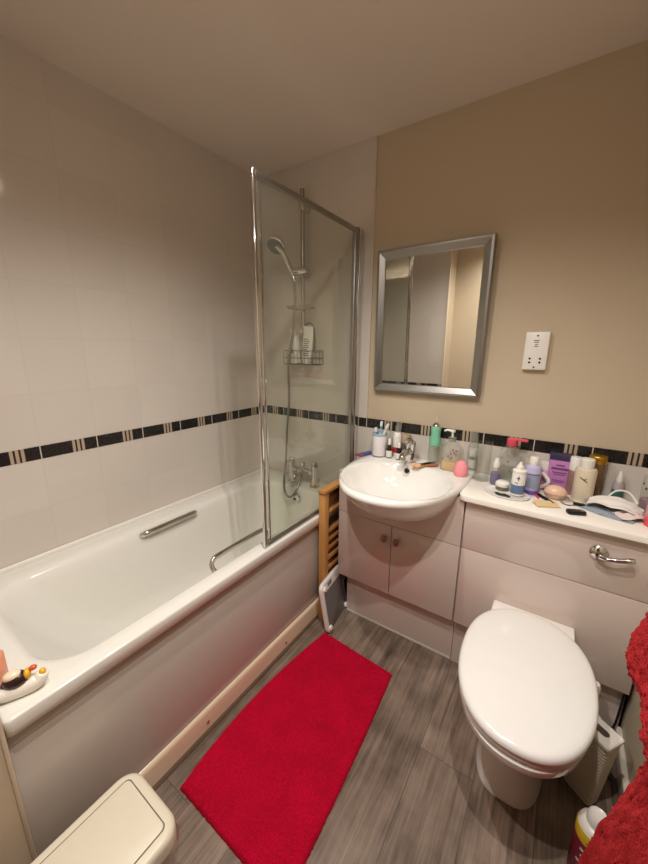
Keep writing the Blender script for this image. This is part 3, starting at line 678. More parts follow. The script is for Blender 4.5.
# ------------------------------------------------------------------ right side: towels, rail, basket, brush, can
TOWEL = terry_mat('red towel terry', (92, 8, 16), (182, 44, 48), 230)
def towel(path, ycs, tilt, thick, seed, nl=90, nw=120, amp=.006):
    """closed thick cloth following a 2D (x,z) path, wide along y; ycs gives y0,y1 along the path"""
    random.seed(seed); t = bmesh.new(); P = smooth_path([(p[0], 0, p[1]) for p in path], max(2, nl//(len(path)-1)))
    n = len(P); F, Bk = [], []
    for i, p in enumerate(P):
        a = P[max(0, i-1)]; b = P[min(n-1, i+1)]; d_ = (b-a).normalized(); nr = Vector((d_.z, 0, -d_.x))
        u = i/(n-1); y0, y1 = ycs(u, p)
        rf, rb = [], []
        for j in range(nw+1):
            v = j/nw; y = y0+(y1-y0)*v
            q = Vector((p.x*1.0, y, p.z))
            fold = .010*math.sin(y*38+p.z*5)*tilt
            edge = min(1, min(v, 1-v)*nw/4)**.5*min(1, min(u, 1-u)*n/4)**.5
            k = mnoise.noise(q*95)*.8+random.uniform(-.6, .6)
            rf.append(t.verts.new(q+nr*(thick*edge+fold+amp*k*(.4+.6*edge))+Vector((0, random.uniform(-.002, .002), random.uniform(-.002, .002)))))
            rb.append(t.verts.new(q-nr*(thick*edge*.6-fold)))
        F.append(rf); Bk.append(rb)
    for i in range(n-1):
        for j in range(nw):
            t.faces.new((F[i][j], F[i][j+1], F[i+1][j+1], F[i+1][j])); t.faces.new((Bk[i][j+1], Bk[i][j], Bk[i+1][j], Bk[i+1][j+1]))
    for i in range(n-1):
        t.faces.new((F[i+1][0], Bk[i+1][0], Bk[i][0], F[i][0])); t.faces.new((F[i][nw], Bk[i][nw], Bk[i+1][nw], F[i+1][nw]))
    for j in range(nw):
        t.faces.new((F[0][j], Bk[0][j], Bk[0][j+1], F[0][j+1])); t.faces.new((F[n-1][j+1], Bk[n-1][j+1], Bk[n-1][j], F[n-1][j]))
    bmesh.ops.recalc_face_normals(t, faces=list(t.faces))
    return t
tr = thing('towel_rail', 'chrome wall towel ladder carrying the red towels', 'towel rail', (1.905, -1.3, 0))
for y in (-.46, .36):
    bm = nb(); add_tube(bm, [(0, y, .42), (0, y, 1.25)], .010, 12); obj('upright', bm, CHROME, tr)
for z in (.5, .86, 1.08, 1.2):
    bm = nb(); add_tube(bm, [(-.012, -.46, z), (-.012, .36, z)], .008, 12); obj('bar', bm, CHROME, tr)
for y in (-.46, .36):
    for z in (.48, 1.19):
        bm = nb(); add_tube(bm, [(0, y, z), (.0695, y, z)], .008, 10); obj('wall_bracket', bm, CHROME, tr)
def up_y(u, p):
    e = -.812-.045*min(1, max(0, (p.z-.83)/.11))-.03*min(1, max(0, (.81-p.z)/.03))
    return (-1.5, e if p.x < 1.87 else e-.05)
bm = towel([(1.930, .90), (1.929, 1.0), (1.920, 1.090), (1.895, 1.108), (1.868, 1.09), (1.845, 1.0), (1.832, .92), (1.824, .85), (1.822, .80)], up_y, .5, .013, 11)
tag(obj('red_towel', bm, TOWEL, angle=80), 'upper red terry towel hanging at the right edge above the other towel', 'towel', 'red towels on the right wall')
def low_y(u, p):
    K = [(.0, -.79), (.182, -.842), (.40, -.888), (.577, -.946), (.78, -1.02), (1.2, -1.07)]
    for (a, b), (c, d_) in zip(K, K[1:]):
        if p.z <= c: return (-1.50, (b+(d_-b)*(p.z-a)/(c-a)) if p.x < 1.87 else -1.06)
    return (-1.5, -1.06)
bm = towel([(1.930, .66), (1.929, .76), (1.920, .865), (1.895, .882), (1.868, .87), (1.848, .78), (1.838, .66), (1.830, .50), (1.826, .34), (1.823, .20), (1.822, .10)], low_y, .7, .013, 12)
tag(obj('red_towel', bm, TOWEL, angle=80), 'lower red terry towel spreading towards the floor at the bottom right', 'towel', 'red towels on the right wall')
# basket behind toilet
bk = thing('ribbed_basket', 'small white ribbed plastic basket with handle slots right of the toilet', 'basket', (1.852, -.508, 0), -.62)
RIB = mat('ribbed white plastic', (206, 196, 180), .45)
bm = nb(); L = []
for i in range(45):
    z = .004+.262*i/44; k = .70+.30*(i/44); k += .022*math.sin(i*PI/1.0+PI/2)
    L.append(at_z(rrect(-.060*k, .060*k, -.036*k, .036*k, .012), z))
add_loft(bm, L, True, False); obj('basket_body', bm, RIB, bk, 12)
bm = nb(); add_loft(bm, [at_z(rrect(-.061, .061, -.037, .037, .008), .262), at_z(rrect(-.063, .063, -.039, .039, .008), .264), at_z(rrect(-.063, .063, -.039, .039, .008), .272), at_z(rrect(-.060, .060, -.036, .036, .006), .275)], True, True); obj('basket_rim', bm, PLASW, bk, 40)
bm = nb(); add_slab(bm, rrect(-.012, .040, -.012, .012, .012), .2745, .2757, .0004); obj('slot', bm, mat('dark slot', (70, 62, 54), .7), bk)
# toilet brush
tbh = thing('toilet_brush', 'white toilet brush standing behind the right side of the toilet', 'brush', (1.862, -.335, 0))
bm = nb(); add_lathe(bm, [(.045, 0), (.048, .004), (.042, .10), (.036, .14), (.03, .142)], 24); obj('holder', bm, PLASW, tbh)
bm = nb(); add_lathe(bm, [(.008, .13), (.008, .20), (.015, .215), (.017, .265), (.012, .278), (0, .282)], 18); obj('handle', bm, PLASW, tbh)
# cable
bm = nb(); add_tube(bm, smooth_path([(1.955, -.262, .22), (1.95, -.27, .10), (1.935, -.30, .06), (1.93, -.35, .03), (1.935, -.42, .006)], 6), .004, 8)
tag(obj('black_cable', bm, BLACK), 'thin black cable curling to the floor in the right corner', 'cable')
# spray can / cleaner bottle
MAG = mat('magenta can print', (122, 22, 52), .3)
ca = thing('cleaner_bottle', 'magenta bottle with white cap and yellow band by the lower towel', 'bottle', (1.858, -.735, 0)); ca.scale = (1.12, 1.12, .97)
bm = nb(); add_lathe(bm, [(.034, 0), (.037, .004), (.037, .148), (.036, .152)], 32); obj('bottle_body', bm, MAG, ca)
bm = nb(); add_lathe(bm, [(.0372, .146), (.0374, .148), (.0374, .178), (.036, .182)], 32); yb = obj('yellow_band', bm, mat('yellow can print', (222, 186, 40), .35), ca)
bm = nb()
def wrap_bar(bm, a0, a1, z0, z1, r=.0378, n=4):
    I = [[(r*math.cos(a0+(a1-a0)*i/n), r*math.sin(a0+(a1-a0)*i/n), z) for z in (z0, z1)] for i in range(n+1)]
    t = bmesh.new(); vs = [[t.verts.new(p) for p in q] for q in I]
    for i in range(n): t.faces.new((vs[i][0], vs[i+1][0], vs[i+1][1], vs[i][1]))
    merge(bm, t)
wrap_bar(bm, -1.95, -1.88, .152, .176); wrap_bar(bm, -2.05, -1.90, .158, .161); wrap_bar(bm, -1.82, -1.66, .153, .157); wrap_bar(bm, -1.76, -1.69, .16, .176); wrap_bar(bm, -1.85, -1.70, .166, .169)
obj('black_marks', bm, BLACK, yb)
bm = nb(); add_lathe(bm, [(.036, .180), (.033, .192), (.026, .199), (.022, .200), (.022, .208), (.020, .226), (.017, .230), (.012, .226), (0, .225)], 32); obj('cap', bm, PLASW, ca)
bm = nb()
for i, (a0, a1, z) in enumerate(((-2.3, -1.5, .12), (-2.2, -1.6, .10), (-2.4, -1.7, .075), (-2.1, -1.4, .05))): wrap_bar(bm, a0, a1, z, z+.008, .0376, 8)
obj('white_swirls', bm, PLASW, ca)

# ------------------------------------------------------------------ small things: helpers
def bottle(name, label, cat, loc, parts, rz=0, group=None, rot=None):
    """parts: (name, profile, material[, sx, sy])"""
    o = thing(name, label, cat, loc, rz, group)
    if rot: o.rotation_euler = rot
    for p in parts:
        sx = p[3] if len(p) > 3 else 1; sy = p[4] if len(p) > 4 else 1
        obj(p[0], add_lathe(nb(), p[1], 28, sx=sx, sy=sy), p[2], o)
    return o
def label_wrap(o, name, r, z0, z1, a0, a1, m, sx=1, sy=1):
    bm = nb(); wrap_bar(bm, a0, a1, z0, z1, r, 14)
    for v in bm.verts: v.co.x *= sx; v.co.y *= sy
    return obj(name, bm, m, o)
LAB = mat('white label', (226, 222, 214), .5); LABG = mat('grey label print', (120, 120, 124), .5); RED = mat('red label', (190, 40, 36), .4)
G_B = 'toiletries around the basin'; G_W = 'toiletries along the worktop'
# toothbrush mug
mg = thing('toothbrush_mug', 'white toothbrush tumbler with pale blue rim at the back left of the basin', 'mug', (.872, -.075, BZ)); mg.scale = (1.05, 1.05, 1.12)
bm = nb(); add_lathe(bm, [(.033, 0), (.036, .004), (.036, .098), (.0345, .104)], 32); obj('mug_body', bm, mat('white tumbler', (228, 220, 222), .3), mg)
bm = nb(); add_lathe(bm, [(.0362, .098), (.0368, .101), (.0366, .109), (.034, .110), (.0325, .107), (.0325, .100), (0, .099)], 32); obj('blue_rim', bm, mat('pale blue plastic', (150, 178, 190), .3), mg)
bm = nb(); add_lathe(bm, [(.0365, 0), (.0368, .003), (.0365, .006)], 32); obj('base_ring', bm, mat('grey ring', (120, 118, 120), .4), mg)
def toothbrush(label, x, y, lean, h, m1, rz):
    o = thing('toothbrush', label, 'toothbrush', (x+.006, y-.012, BZ+.112), rz, 'toothbrushes in the tumbler'); o.rotation_euler = (lean[0], lean[1], rz); o.scale = (1.3, 1.3, 1.15)
    bm = nb(); add_tube(bm, [(0, 0, .001), (0, 0, h*.5), (0, 0, h*.72), (0, 0, h)], [.0055, .005, .003, .0045], 10); obj('handle', bm, m1, o)
    bm = nb(); add_box(bm, (-.0045, -.013, h-.022), (.0045, -.004, h), .001); obj('bristles', bm, mat('pale bristles', (214, 226, 228), .6), o)
BLUEP = mat('teal blue plastic', (70, 130, 160), .3)
toothbrush('fat electric toothbrush head standing leftmost in the tumbler', .853, -.066, (0, -.12), .035, BLUEP, 0)
toothbrush('tall pale blue toothbrush in the middle of the tumbler', .866, -.055, (0, .06), .062, mat('pale blue plastic', (150, 178, 190), .3), .3)
toothbrush('slim white toothbrush leaning right out of the tumbler', .884, -.06, (0, .38), .058, PLASW, .2)
# toothpaste packet
tpk = thing('toothpaste_sachet', 'flat blue and red toothpaste sachet on the left corner of the basin', 'sachet', (.803, -.10, BZ), 1.25)
bm = nb(); add_slab(bm, rrect(-.055, .055, -.022, .022, .004), 0.0003, .006, .002); obj('packet', bm, mat('blue foil', (44, 62, 128), .3), tpk)
bm = nb(); add_slab(bm, rrect(-.056, -.026, -.0225, .0225, .003), .0055, .0068, .0004); obj('red_end', bm, mat('dull red foil', (158, 50, 56), .3), tpk)
# droppers
def dropper(label, x, y, k, body):
    o = thing('dropper_bottle', label, 'bottle', (x, y, BZ), 0, 'brown dropper bottles by the tap')
    obj('bottle_body', add_lathe(nb(), [(.014, 0), (.0155, .003), (.0155, .045*k), (.012, .052*k), (.008, .055*k)], 24), body, o)
    label_wrap(o, 'label', .0158, .006, .040*k, -2.9, .2, LAB)
    obj('collar', add_lathe(nb(), [(.0105, .054*k), (.0105, .068*k), (.008, .070*k)], 20), BLACK, o)
    obj('rubber_bulb', add_lathe(nb(), [(.007, .069*k), (.0075, .08*k), (.0065, .098*k), (.003, .103*k), (0, .1035*k)], 16), PLASW, o)
BR = mat('dark brown glass', (40, 20, 16), .1)
dropper('dropper bottle with white bulb just right of the toothbrush tumbler', .930, -.078, 1.0, BR)
dropper('second dropper bottle with black neck left of the basin tap', .982, -.078, .88, BR)
bottle('spray_bottle', 'tall slim white bottle with clear cap behind the dropper bottles', 'bottle', (.951, -.030, BZ), [
    ('bottle_body', [(.021, 0), (.0225, .004), (.0225, .105), (.018, .125), (.012, .130)], PLASW),
    ('red_band', [(.0228, .022), (.0230, .024), (.0230, .05), (.0228, .052)], RED),
    ('cap', [(.0125, .128), (.0135, .132), (.0135, .158), (.009, .166), (.008, .184), (0, .185)], glass('frosted cap', (225, 225, 222), .3, film=.5))], group=G_B)
bottle('beige_jar', 'beige capped jar half hidden behind the basin tap', 'jar', (.998, -.028, BZ), [
    ('jar_body', [(.021, 0), (.022, .003), (.022, .075), (.02, .08)], glass('pale glass', (226, 220, 205), .1, film=.2)),
    ('cap', [(.021, .08), (.022, .083), (.022, .125), (0, .127)], mat('beige cap', (188, 168, 136), .4))], group=G_B)
# makeup brushes lying by the tap
def mbrush(label, x, y, rz, hm, bmat_, ln, z=0):
    o = thing('makeup_brush', label, 'brush', (x, y, BZ+.009+z), rz, 'makeup brushes lying by the tap'); o.scale = (1.2, 1.25, 1.25)
    obj('handle', add_tube(nb(), [(0, 0, 0), (ln*.5, 0, .001), (ln, 0, .003)], [.0035, .006, .005], 10), hm, o)
    obj('ferrule', add_tube(nb(), [(-.016, 0, 0), (.002, 0, 0)], [.0065, .0045], 12), mat('gold ferrule', (200, 160, 100), .25, 1), o)
    obj('bristles', add_tube(nb(), [(-.038, 0, 0), (-.033, 0, 0), (-.024, 0, 0), (-.016, 0, 0)], [.003, .0085, .0085, .006], 14), bmat_, o)
PEACH = mat('peach bristle', (224, 176, 140), .8)
mbrush('dark handled makeup brush with peach bristles nearest the tap', 1.108, -.118, .80, BLACK, PEACH, .065)
mbrush('brown handled makeup brush lying right of the other brush', 1.130, -.122, .62, mat('tan lacquer', (160, 96, 60), .3), PEACH, .055)
# green + clear bottle
gb = bottle('mouthwash_bottle', 'mint green curvy bottle with silver tip and clear lower half by the soap dispenser', 'bottle', (1.152, -.055, BZ), [
    ('green_body', [(.020, .095), (.026, .10), (.0265, .125), (.022, .150), (.0225, .165), (.0245, .180), (.019, .193)], mat('mint green plastic', (122, 192, 158), .3)),
    ('silver_shoulder', [(.020, .192), (.017, .200), (.009, .207), (.005, .210)], CHROME),
    ('tip', [(.0035, .209), (.0022, .235), (0, .236)], mat('pale tip', (206, 190, 168), .3)),
    ('clear_base', [(.026, 0), (.028, .004), (.028, .10), (.0268, .10), (.0265, .005)], CLEAR)])
# soap dispenser
sp = thing('soap_dispenser', 'clear pump soap dispenser a third full of amber liquid', 'soap dispenser', (1.238, -.085, BZ))
bm = nb(); add_loft(bm, [at_z(rrect(-.043*k, .043*k, -.028*k2, .028*k2, .022), z) for k, k2, z in ((.92, .92, 0), (1, 1, .004), (1, 1, .10), (.95, .95, .118), (.6, .7, .132), (.34, .5, .138))]); obj('bottle_body', bm, CLEAR, sp)
bm = nb(); add_loft(bm, [at_z(rrect(-.040*k, .040*k, -.0255*k, .0255*k, .02), z) for k, z in ((.92, .002), (1, .006), (1, .042), (.99, .0425))]); obj('amber_liquid', bm, mat('amber soap', (214, 178, 124), .2), sp)
bm = nb(); add_lathe(bm, [(.016, .136), (.017, .139), (.017, .155), (.012, .158)], 24); obj('collar', bm, glass('frosted cap', (225, 225, 222), .3, film=.5), sp)
bm = nb(); add_lathe(bm, [(.005, .156), (.005, .178), (.011, .181), (.011, .190), (0, .191)], 16); add_tube(bm, [(0, 0, .186), (-.025, -.006, .188), (-.036, -.009, .183)], [.006, .005, .004], 10); obj('pump_head', bm, PLASW, sp)
bm = nb(); random.seed(2)
for i in range(9):
    x = random.uniform(-.032, .032); z = random.uniform(.05, .105); add_slab(bm, rrect(x-.004, x+.004, z-.004, z+.004, .0035, 3, 2), .0283, .0287, .0001, M=Matrix(((1, 0, 0, 0), (0, 0, -1, 0), (0, 1, 0, 0), (0, 0, 0, 1))))
obj('leaf_print', bm, mat('muted print', (136, 96, 84), .5), sp)
bm = nb(); add_lathe(bm, [(0, 0), (.022, 0), (.027, .003), (.030, .012), (.030, .028), (.027, .046), (.019, .061), (.010, .068), (0, .070)], 28)
tag(obj('makeup_sponge', bm, mat('pink sponge', (240, 148, 156), .8, bump=.1)), 'salmon pink egg shaped sponge on the right end of the basin rim', 'sponge').location = (1.299, -.135, BZ)
# worktop row
bottle('glass_tumbler', 'tall clear drinking glass right of the pink sponge', 'glass', (1.375, -.088, WZ), [('wall', [(.031, 0), (.033, .004), (.0345, .17), (.0335, .17), (.0315, .014), (0, .012)], CLEARG), ('foot', [(.0335, 0), (.036, .003), (.0335, .012), (.02, .0125)], CLEARG)])
bottle('clear_bottle', 'narrow clear bottle holding white pads behind the pink sponge', 'bottle', (1.322, -.030, WZ), [('bottle_body', [(.022, 0), (.023, .004), (.023, .13), (.018, .15), (.016, .20), (.015, .20), (.017, .15), (.0215, .13), (.0215, .005)], CLEAR), ('white_pads', [(.019, .085), (.020, .088), (.020, .115), (.019, .118)], PLASW), ('lower_pads', [(.019, .03), (.020, .033), (.020, .06), (.019, .063)], PLASW)])
o = bottle('small_spray_bottle', 'small clear bottle with purple label and white cap by the tray', 'bottle', (1.436, -.114, WZ), [('bottle_body', [(.018, 0), (.019, .003), (.019, .065), (.015, .075), (.010, .078)], CLEAR), ('purple_label', [(.0193, .008), (.0195, .01), (.0195, .05), (.0193, .052)], mat('dusty purple label', (120, 108, 138), .4)), ('cap', [(.012, .076), (.013, .08), (.013, .098), (.010, .104), (.009, .116), (0, .117)], PLASW)], group=G_W)
o = bottle('clear_cleanser_bottle', 'large clear bottle with a coral pink flip cap at the wall', 'bottle', (1.477, -.050, WZ), [('bottle_body', [(.042, 0), (.045, .005), (.045, .125), (.038, .145), (.020, .16), (.016, .165)], CLEAR), ('water', [(.040, .003), (.043, .006), (.043, .06), (0, .0605)], glass('clear liquid', (236, 238, 236), .05)), ('pink_cap', [(.019, .163), (.021, .166), (.021, .192), (.018, .195), (0, .196)], mat('coral pink cap', (222, 78, 98), .3))])
bm = nb(); add_box(bm, (.01, -.012, .188), (.058, .012, .197), .003, 2); obj('flip_spout', bm, mat('coral pink cap', (222, 78, 98), .3), o)
for a, z in ((-2.3, .11), (-2.0, .08), (-1.7, .10), (-1.5, .06)):
    bm = nb(); wrap_bar(bm, a, a+.14, z, z+.007, .0453); obj('printed_mark', bm, mat('muted print', (136, 96, 84), .5), o)
# tray with pot
trY = thing('soap_tray', 'white oval tray at the front of the worktop under the small pot', 'tray', (1.494, -.205, WZ), -.15)
bm = nb(); add_loft(bm, [[(a*math.cos(2*PI*i/48), b*math.sin(2*PI*i/48), z) for i in range(48)] for a, b, z in ((.070, .05, 0), (.080, .060, .003), (.083, .063, .008), (.081, .061, .0085), (.072, .052, .004))]); obj('dish', bm, PORC, trY)
o = bottle('lidded_pot', 'small white lidded pot on the oval tray', 'pot', (1.474, -.175, WZ+.0055), [('pot_body', [(.024, 0), (.026, .003), (.026, .016), (.024, .018)], glass('pale glass', (226, 220, 205), .1, film=.2)), ('lid', [(.0265, .017), (.0275, .019), (.0265, .030), (.02, .036), (0, .038)], PLASW)])
bm = nb(); add_tube(bm, smooth_path([(1.458, -.235, WZ+.0095), (1.475, -.245, WZ+.0105), (1.495, -.243, WZ+.0105), (1.512, -.25, WZ+.0095)], 4), [.003, .004, .005, .005, .005, .004, .004, .005, .005, .004, .004, .004, .003], 8)
tag(obj('hair_clip', bm, mat('dark green plastic', (24, 44, 40), .3)), 'dark hair clip lying on the front of the oval tray', 'hair clip')
o = bottle('contact_lens_bottle', 'white bottle with a blue lower label standing at the tray edge', 'bottle', (1.530, -.205, WZ+.009), [('bottle_body', [(.023, 0), (.024, .003), (.024, .09), (.022, .094)], PLASW), ('blue_label', [(.0243, .008), (.0245, .01), (.0245, .042), (.0243, .044)], mat('steel blue label', (92, 114, 148), .4)), ('shoulder', [(.024, .09), (.025, .093), (.025, .10), (.015, .106)], PLASW), ('nozzle', [(.013, .105), (.014, .108), (.012, .118), (.006, .124), (.005, .132), (0, .134)], PLASW)], group=G_W)
bm = nb(); wrap_bar(bm, -1.75, -1.35, .070, .076, .0245); wrap_bar(bm, -1.55, -1.45, .062, .083, .0246); wrap_bar(bm, -2.0, -1.5, .052, .055, .0245); obj('dark_mark', bm, mat('dark print', (70, 70, 72), .5), o)
LAV = mat('lavender plastic', (188, 182, 216), .3)
o = bottle('lavender_bottle', 'lavender lotion bottle with white cap and violet foot', 'bottle', (1.570, -.130, WZ), [('bottle_body', [(.029, .016), (.030, .018), (.030, .098), (.026, .112), (.013, .118)], LAV), ('violet_foot', [(.029, 0), (.031, .003), (.031, .016), (.029, .018)], mat('violet plastic', (106, 84, 170), .3)), ('cap', [(.014, .116), (.015, .119), (.0165, .147), (.014, .151), (0, .152)], PLASW)], group=G_W)
label_wrap(o, 'grey_label', .0304, .028, .088, -2.9, -.3, mat('blue grey label', (146, 156, 182), .4))
bm = nb(); wrap_bar(bm, -2.7, -.6, .083, .086, .0307, 14); obj('dark_stripe', bm, mat('dark print', (70, 70, 72), .5), o)
mg2 = thing('ring_handled_cup', 'mauve cup with a white ring handle tucked behind the lavender bottle', 'mug', (1.577, -.060, WZ))
bm = nb(); add_lathe(bm, [(.022, 0), (.024, .003), (.026, .08), (.024, .08), (.022, .006), (0, .005)], 28); obj('cup_body', bm, mat('mauve cup', (176, 128, 158), .3), mg2)
bm = nb(); add_tube(bm, [(.024+.026*math.sin(PI*i/12)*1.0, -.012-.012*math.sin(PI*i/12), .012+.062*i/12) for i in range(13)], .0075, 10); obj('handle', bm, PORC, mg2)
bottle('white_capped_bottle', 'small pink bottle with white screw cap left of the purple box', 'bottle', (1.611, -.032, WZ), [('bottle_body', [(.020, 0), (.021, .003), (.021, .075), (.018, .08)], mat('pink lotion', (206, 160, 176), .3)), ('cap', [(.0195, .079), (.0205, .082), (.0205, .110), (0, .112)], PLASW)], group=G_W)
px = thing('purple_box', 'purple carton with dark patterned top standing at the wall', 'box', (1.658, -.030, WZ), .05)
PUR = mat('purple card', (184, 124, 180), .5)
bm = nb(); add_box(bm, (-.040, -.022, 0), (.040, .022, .130), .0012); obj('carton', bm, PUR, px)
bm = nb(); add_box(bm, (-.0405, -.0225, .130), (.0405, .0225, .155), .0012); obj('dark_top', bm, mat('dark violet foil', (62, 52, 82), .35, noise=.5, nscale=90), px)
bm = nb()
for z, a, b, h_ in ((.108, -.016, .014, .005), (.092, -.030, .030, .009), (.078, -.026, .024, .004), (.070, -.02, .018, .003), (.045, -.022, .022, .003), (.038, -.016, .016, .003)): add_box(bm, (a, -.0232, z), (b, -.0225, z+h_))
obj('printing', bm, mat('dark purple print', (120, 66, 124), .5), px)
bm = nb(); add_box(bm, (.0402, -.021, .02), (.0408, .021, .125)); obj('side_panel', bm, mat('dark violet foil', (62, 52, 82), .35, noise=.5, nscale=90), px)
bottle('rollon_tube', 'slim rosy brown bottle with tall white cap right of the purple box', 'bottle', (1.708, -.050, WZ), [('bottle_body', [(.020, 0), (.021, .003), (.021, .100), (.0195, .102)], mat('rosy brown lacquer', (158, 124, 112), .2, .3)), ('cap', [(.0205, .102), (.021, .104), (.021, .152), (.019, .155), (0, .156)], PLASW)], group=G_W)
CRM = mat('ivory plastic', (212, 200, 176), .35)
o = bottle('lotion_bottle', 'ivory lotion bottle with twig drawing and white cap', 'bottle', (1.740, -.098, WZ), [('bottle_body', [(.032, 0), (.034, .004), (.0345, .122), (.031, .130), (.02, .132)], CRM), ('cap', [(.0215, .131), (.0225, .134), (.0225, .164), (.02, .167), (0, .168)], PLASW)], group=G_W)
bm = nb(); add_tube(bm, [(-.018, -.0322, .10), (-.004, -.0352, .09), (.008, -.0346, .083)], [.0012, .002, .0012], 6); add_tube(bm, [(-.006, -.0350, .092), (.004, -.0352, .096)], .001, 6); obj('twig_drawing', bm, mat('olive print', (88, 80, 56), .5), o)
bottle('gold_lid_jar', 'brown jar with wide gold lid behind the ivory bottle', 'jar', (1.774, -.034, WZ), [('jar_body', [(.028, 0), (.029, .004), (.029, .135), (.028, .14)], mat('amber jar', (112, 86, 56), .15)), ('gold_lid', [(.0285, .14), (.030, .142), (.030, .166), (.028, .169), (0, .17)], mat('gold lid metal', (188, 142, 48), .3, .8))], group=G_W)
pw = thing('powder_compact', 'peach dome shaped compact lying before the purple box', 'compact', (1.655, -.138, WZ)); pw.scale = (.86, .86, .92)
SK = mat('peach shell', (222, 184, 158), .35)
obj('lower_shell', add_lathe(nb(), [(.012, 0), (.030, .003), (.042, .014), (.045, .024)], 32, sy=.85), SK, pw)
obj('upper_shell', add_lathe(nb(), [(.045, .026), (.043, .036), (.034, .048), (.018, .055), (0, .057)], 32, sy=.85), SK, pw)
o = bottle('teal_dropper_bottle', 'small pale bottle with teal label and white nozzle at the wall', 'bottle', (1.850, -.026, WZ), [('bottle_body', [(.017, 0), (.018, .003), (.018, .07), (.012, .08)], mat('grey pink bottle', (170, 160, 158), .3)), ('teal_label', [(.0183, .008), (.0185, .01), (.0185, .045), (.0183, .047)], mat('teal label', (54, 104, 98), .4)), ('nozzle', [(.011, .079), (.012, .082), (.008, .10), (.005, .118), (0, .119)], PLASW)], group=G_W)
# flat items
bm = nb(); add_box(bm, (-.042, -.024, .0003), (.042, .024, .0015), M=Matrix.Rotation(.55, 4, 'Z')); 
t_ = bmesh.new(); bmesh.ops.create_cube(t_, size=1)
for v in t_.verts: v.co = Vector((v.co.x*.08, v.co.y*.04+.0, v.co.z*.001+.006+(.004 if v.co.y > 0 else -.003)))
merge(bm, t_, Matrix.Rotation(.45, 4, 'Z'))
cdo = tag(obj('paper_card', bm, mat('tan card', (216, 190, 146), .6)), 'folded tan card lying at the front of the worktop', 'card'); cdo.location = (1.632, -.232, WZ)
def pen(name, label, cat, x, y, rz, ln, r, m, m2):
    o = thing(name, label, cat, (x, y, WZ+r), rz)
    obj('barrel', add_tube(nb(), [(-ln/2, 0, 0), (ln*.3, 0, 0)], r, 10), m, o)
    obj('tip', add_tube(nb(), [(ln*.3, 0, 0), (ln/2, 0, 0)], [r*1.05, r*.6], 10), m2, o)
pen('eyeliner_pencil', 'black eyeliner pencil lying left of the peach compact', 'pencil', 1.628, -.182, -.9, .085, .006, BLACK, BLACK)
pen('pink_pencil', 'short pink pencil lying at the foot of the lavender bottle', 'pencil', 1.602, -.178, -1.15, .06, .0045, mat('hot pink plastic', (206, 70, 96), .3), PLASW)
kr = thing('key_ring', 'metal key ring with black tag beside the ivory bottle', 'key ring', (1.698, -.166, WZ))
obj('ring', add_tube(nb(), [(.022*math.cos(2*PI*i/24), .022*math.sin(2*PI*i/24), .005+.004*math.sin(2*PI*i/24)) for i in range(25)], .0025, 8), CHROME, kr)
obj('small_ring', add_tube(nb(), [(-.012+.014*math.cos(2*PI*i/20), .012+.014*math.sin(2*PI*i/20), .012+.006*math.cos(2*PI*i/20)) for i in range(21)], .0022, 8), CHROME, kr)
bm = nb(); add_box(bm, (.016, -.012, .002), (.052, .004, .012), .003, 2); obj('black_tag', bm, BLACK, kr)
fb = thing('car_key_fob', 'black remote key fob at the front of the worktop before the face masks', 'key fob', (1.722, -.255, WZ), .42)
bm = nb(); add_slab(bm, rrect(-.030, .030, -.015, .015, .010), .0005, .014, .004); obj('case', bm, BLACK, fb)
bm = nb(); add_slab(bm, rrect(.012, .024, -.009, .009, .004), .0135, .0152, .0005); obj('button', bm, mat('grey plastic', (110, 108, 108), .3), fb)
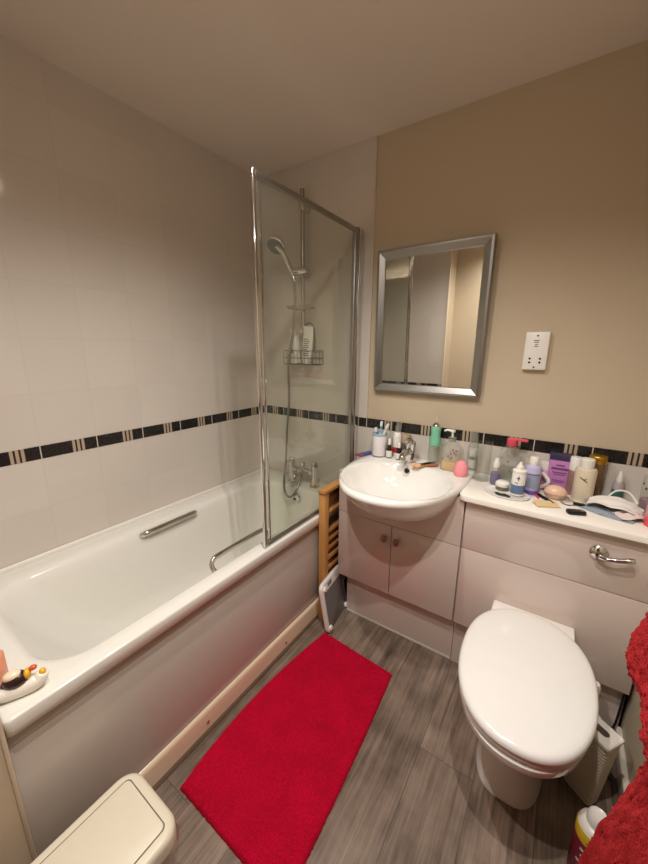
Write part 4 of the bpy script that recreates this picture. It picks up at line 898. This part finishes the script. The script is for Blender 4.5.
# masks
def mask(label, loc, rz, m, seed, z0, ww=.09, hh_=.055, lift=.02, ear=True, lean=0):
    random.seed(seed); o = thing('face_mask', label, 'face mask', loc, rz, 'face masks piled on the worktop'); o.rotation_euler = (lean, 0, rz); o.scale = (.88, .88, 1)
    n, k = 26, 18; t = bmesh.new(); G = []; off = random.uniform(0, 50)
    for s_ in (0, 1):
        rows = []
        for j in range(k+1):
            row = []
            for i in range(n+1):
                u, v = i/n*2-1, j/k*2-1
                wv = 1-.28*abs(u)**2.2
                x = ww*u; y = hh_*v*wv
                z = z0+lift*(1-u*u)*(1-.5*v*v)+.004*math.sin(v*9+seed)+.006*mnoise.noise(Vector((x*22+off, y*22, seed)))
                row.append(t.verts.new((x, y, max(z0, z)-(.0025 if s_ else 0))))
            rows.append(row)
        G.append(rows)
    for s_ in (0, 1):
        for j in range(k):
            for i in range(n):
                q = (G[s_][j][i], G[s_][j][i+1], G[s_][j+1][i+1], G[s_][j+1][i]); t.faces.new(q if s_ == 0 else tuple(reversed(q)))
    a = [G[0][0][i] for i in range(n+1)]+[G[0][j][n] for j in range(1, k+1)]+[G[0][k][i] for i in range(n-1, -1, -1)]+[G[0][j][0] for j in range(k-1, 0, -1)]
    b = [G[1][0][i] for i in range(n+1)]+[G[1][j][n] for j in range(1, k+1)]+[G[1][k][i] for i in range(n-1, -1, -1)]+[G[1][j][0] for j in range(k-1, 0, -1)]
    for i in range(len(a)): t.faces.new((a[i], b[i], b[(i+1) % len(a)], a[(i+1) % len(a)]))
    bmesh.ops.recalc_face_normals(t, faces=list(t.faces)); obj('cloth', t, m, o, 80)
    if ear:
        obj('ear_loop', add_tube(nb(), smooth_path([(-ww*.35, hh_*.7, z0+lift*.6), (-ww*.1, hh_*1.15, z0+lift+.012), (ww*.35, hh_*1.1, z0+lift+.016), (ww*.75, hh_*.55, z0+lift*.7)], 6), .0035, 8), mat('white elastic', (232, 226, 220), .7), o)
    return o
CLOTHW = mat('white mask cloth', (226, 218, 212), .8, bump=.3, bscale=160); CLOTHB = mat('blue grey mask cloth', (138, 148, 158), .8, bump=.3, bscale=160)
mask('blue grey face mask at the bottom of the pile', (1.818, -.180, WZ), -.38, CLOTHB, 1, .001, .088, .05, .010, False)
mask('white face mask with raised ear loop on top of the pile', (1.834, -.155, WZ), -.20, CLOTHW, 4, .018, .088, .060, .030)
mask('pinkish white face mask at the right front of the pile', (1.874, -.195, WZ), .55, mat('pinkish mask cloth', (222, 204, 200), .8, bump=.3, bscale=160), 9, .012, .05, .036, .012, False)
# right end bottles
o = bottle('clear_toner_bottle', 'clear bottle with dark leaf print at the right end by the wall', 'bottle', (1.938, -.080, WZ), [('bottle_body', [(.030, 0), (.032, .004), (.032, .12), (.028, .13), (.016, .135)], CLEAR), ('liquid', [(.028, .003), (.030, .006), (.030, .045), (0, .0455)], mat('mauve liquid', (150, 112, 124), .2)), ('cap', [(.017, .134), (.018, .137), (.018, .155), (0, .157)], mat('grey plastic', (110, 108, 108), .3))], group=G_W)
for a, z in ((-2.9, .10), (-2.5, .085), (-2.2, .105), (-1.9, .07), (-1.6, .09)):
    bm = nb(); wrap_bar(bm, a, a+.25, z, z+.009, .0324); obj('printed_leaf', bm, mat('olive print', (88, 80, 56), .5), o)
o = bottle('pink_label_bottle', 'clear topped bottle with coral pink base at the far right edge', 'bottle', (1.934, -.215, WZ), [('bottle_body', [(.026, .03), (.028, .034), (.028, .10), (.020, .115), (.012, .12)], mat('pale pink label', (206, 150, 158), .4)), ('coral_base', [(.026, 0), (.0285, .003), (.0285, .034), (.026, .036)], mat('coral plastic', (220, 84, 92), .35)), ('cap', [(.013, .118), (.014, .121), (.014, .14), (0, .142)], PLASW)], group=G_W)
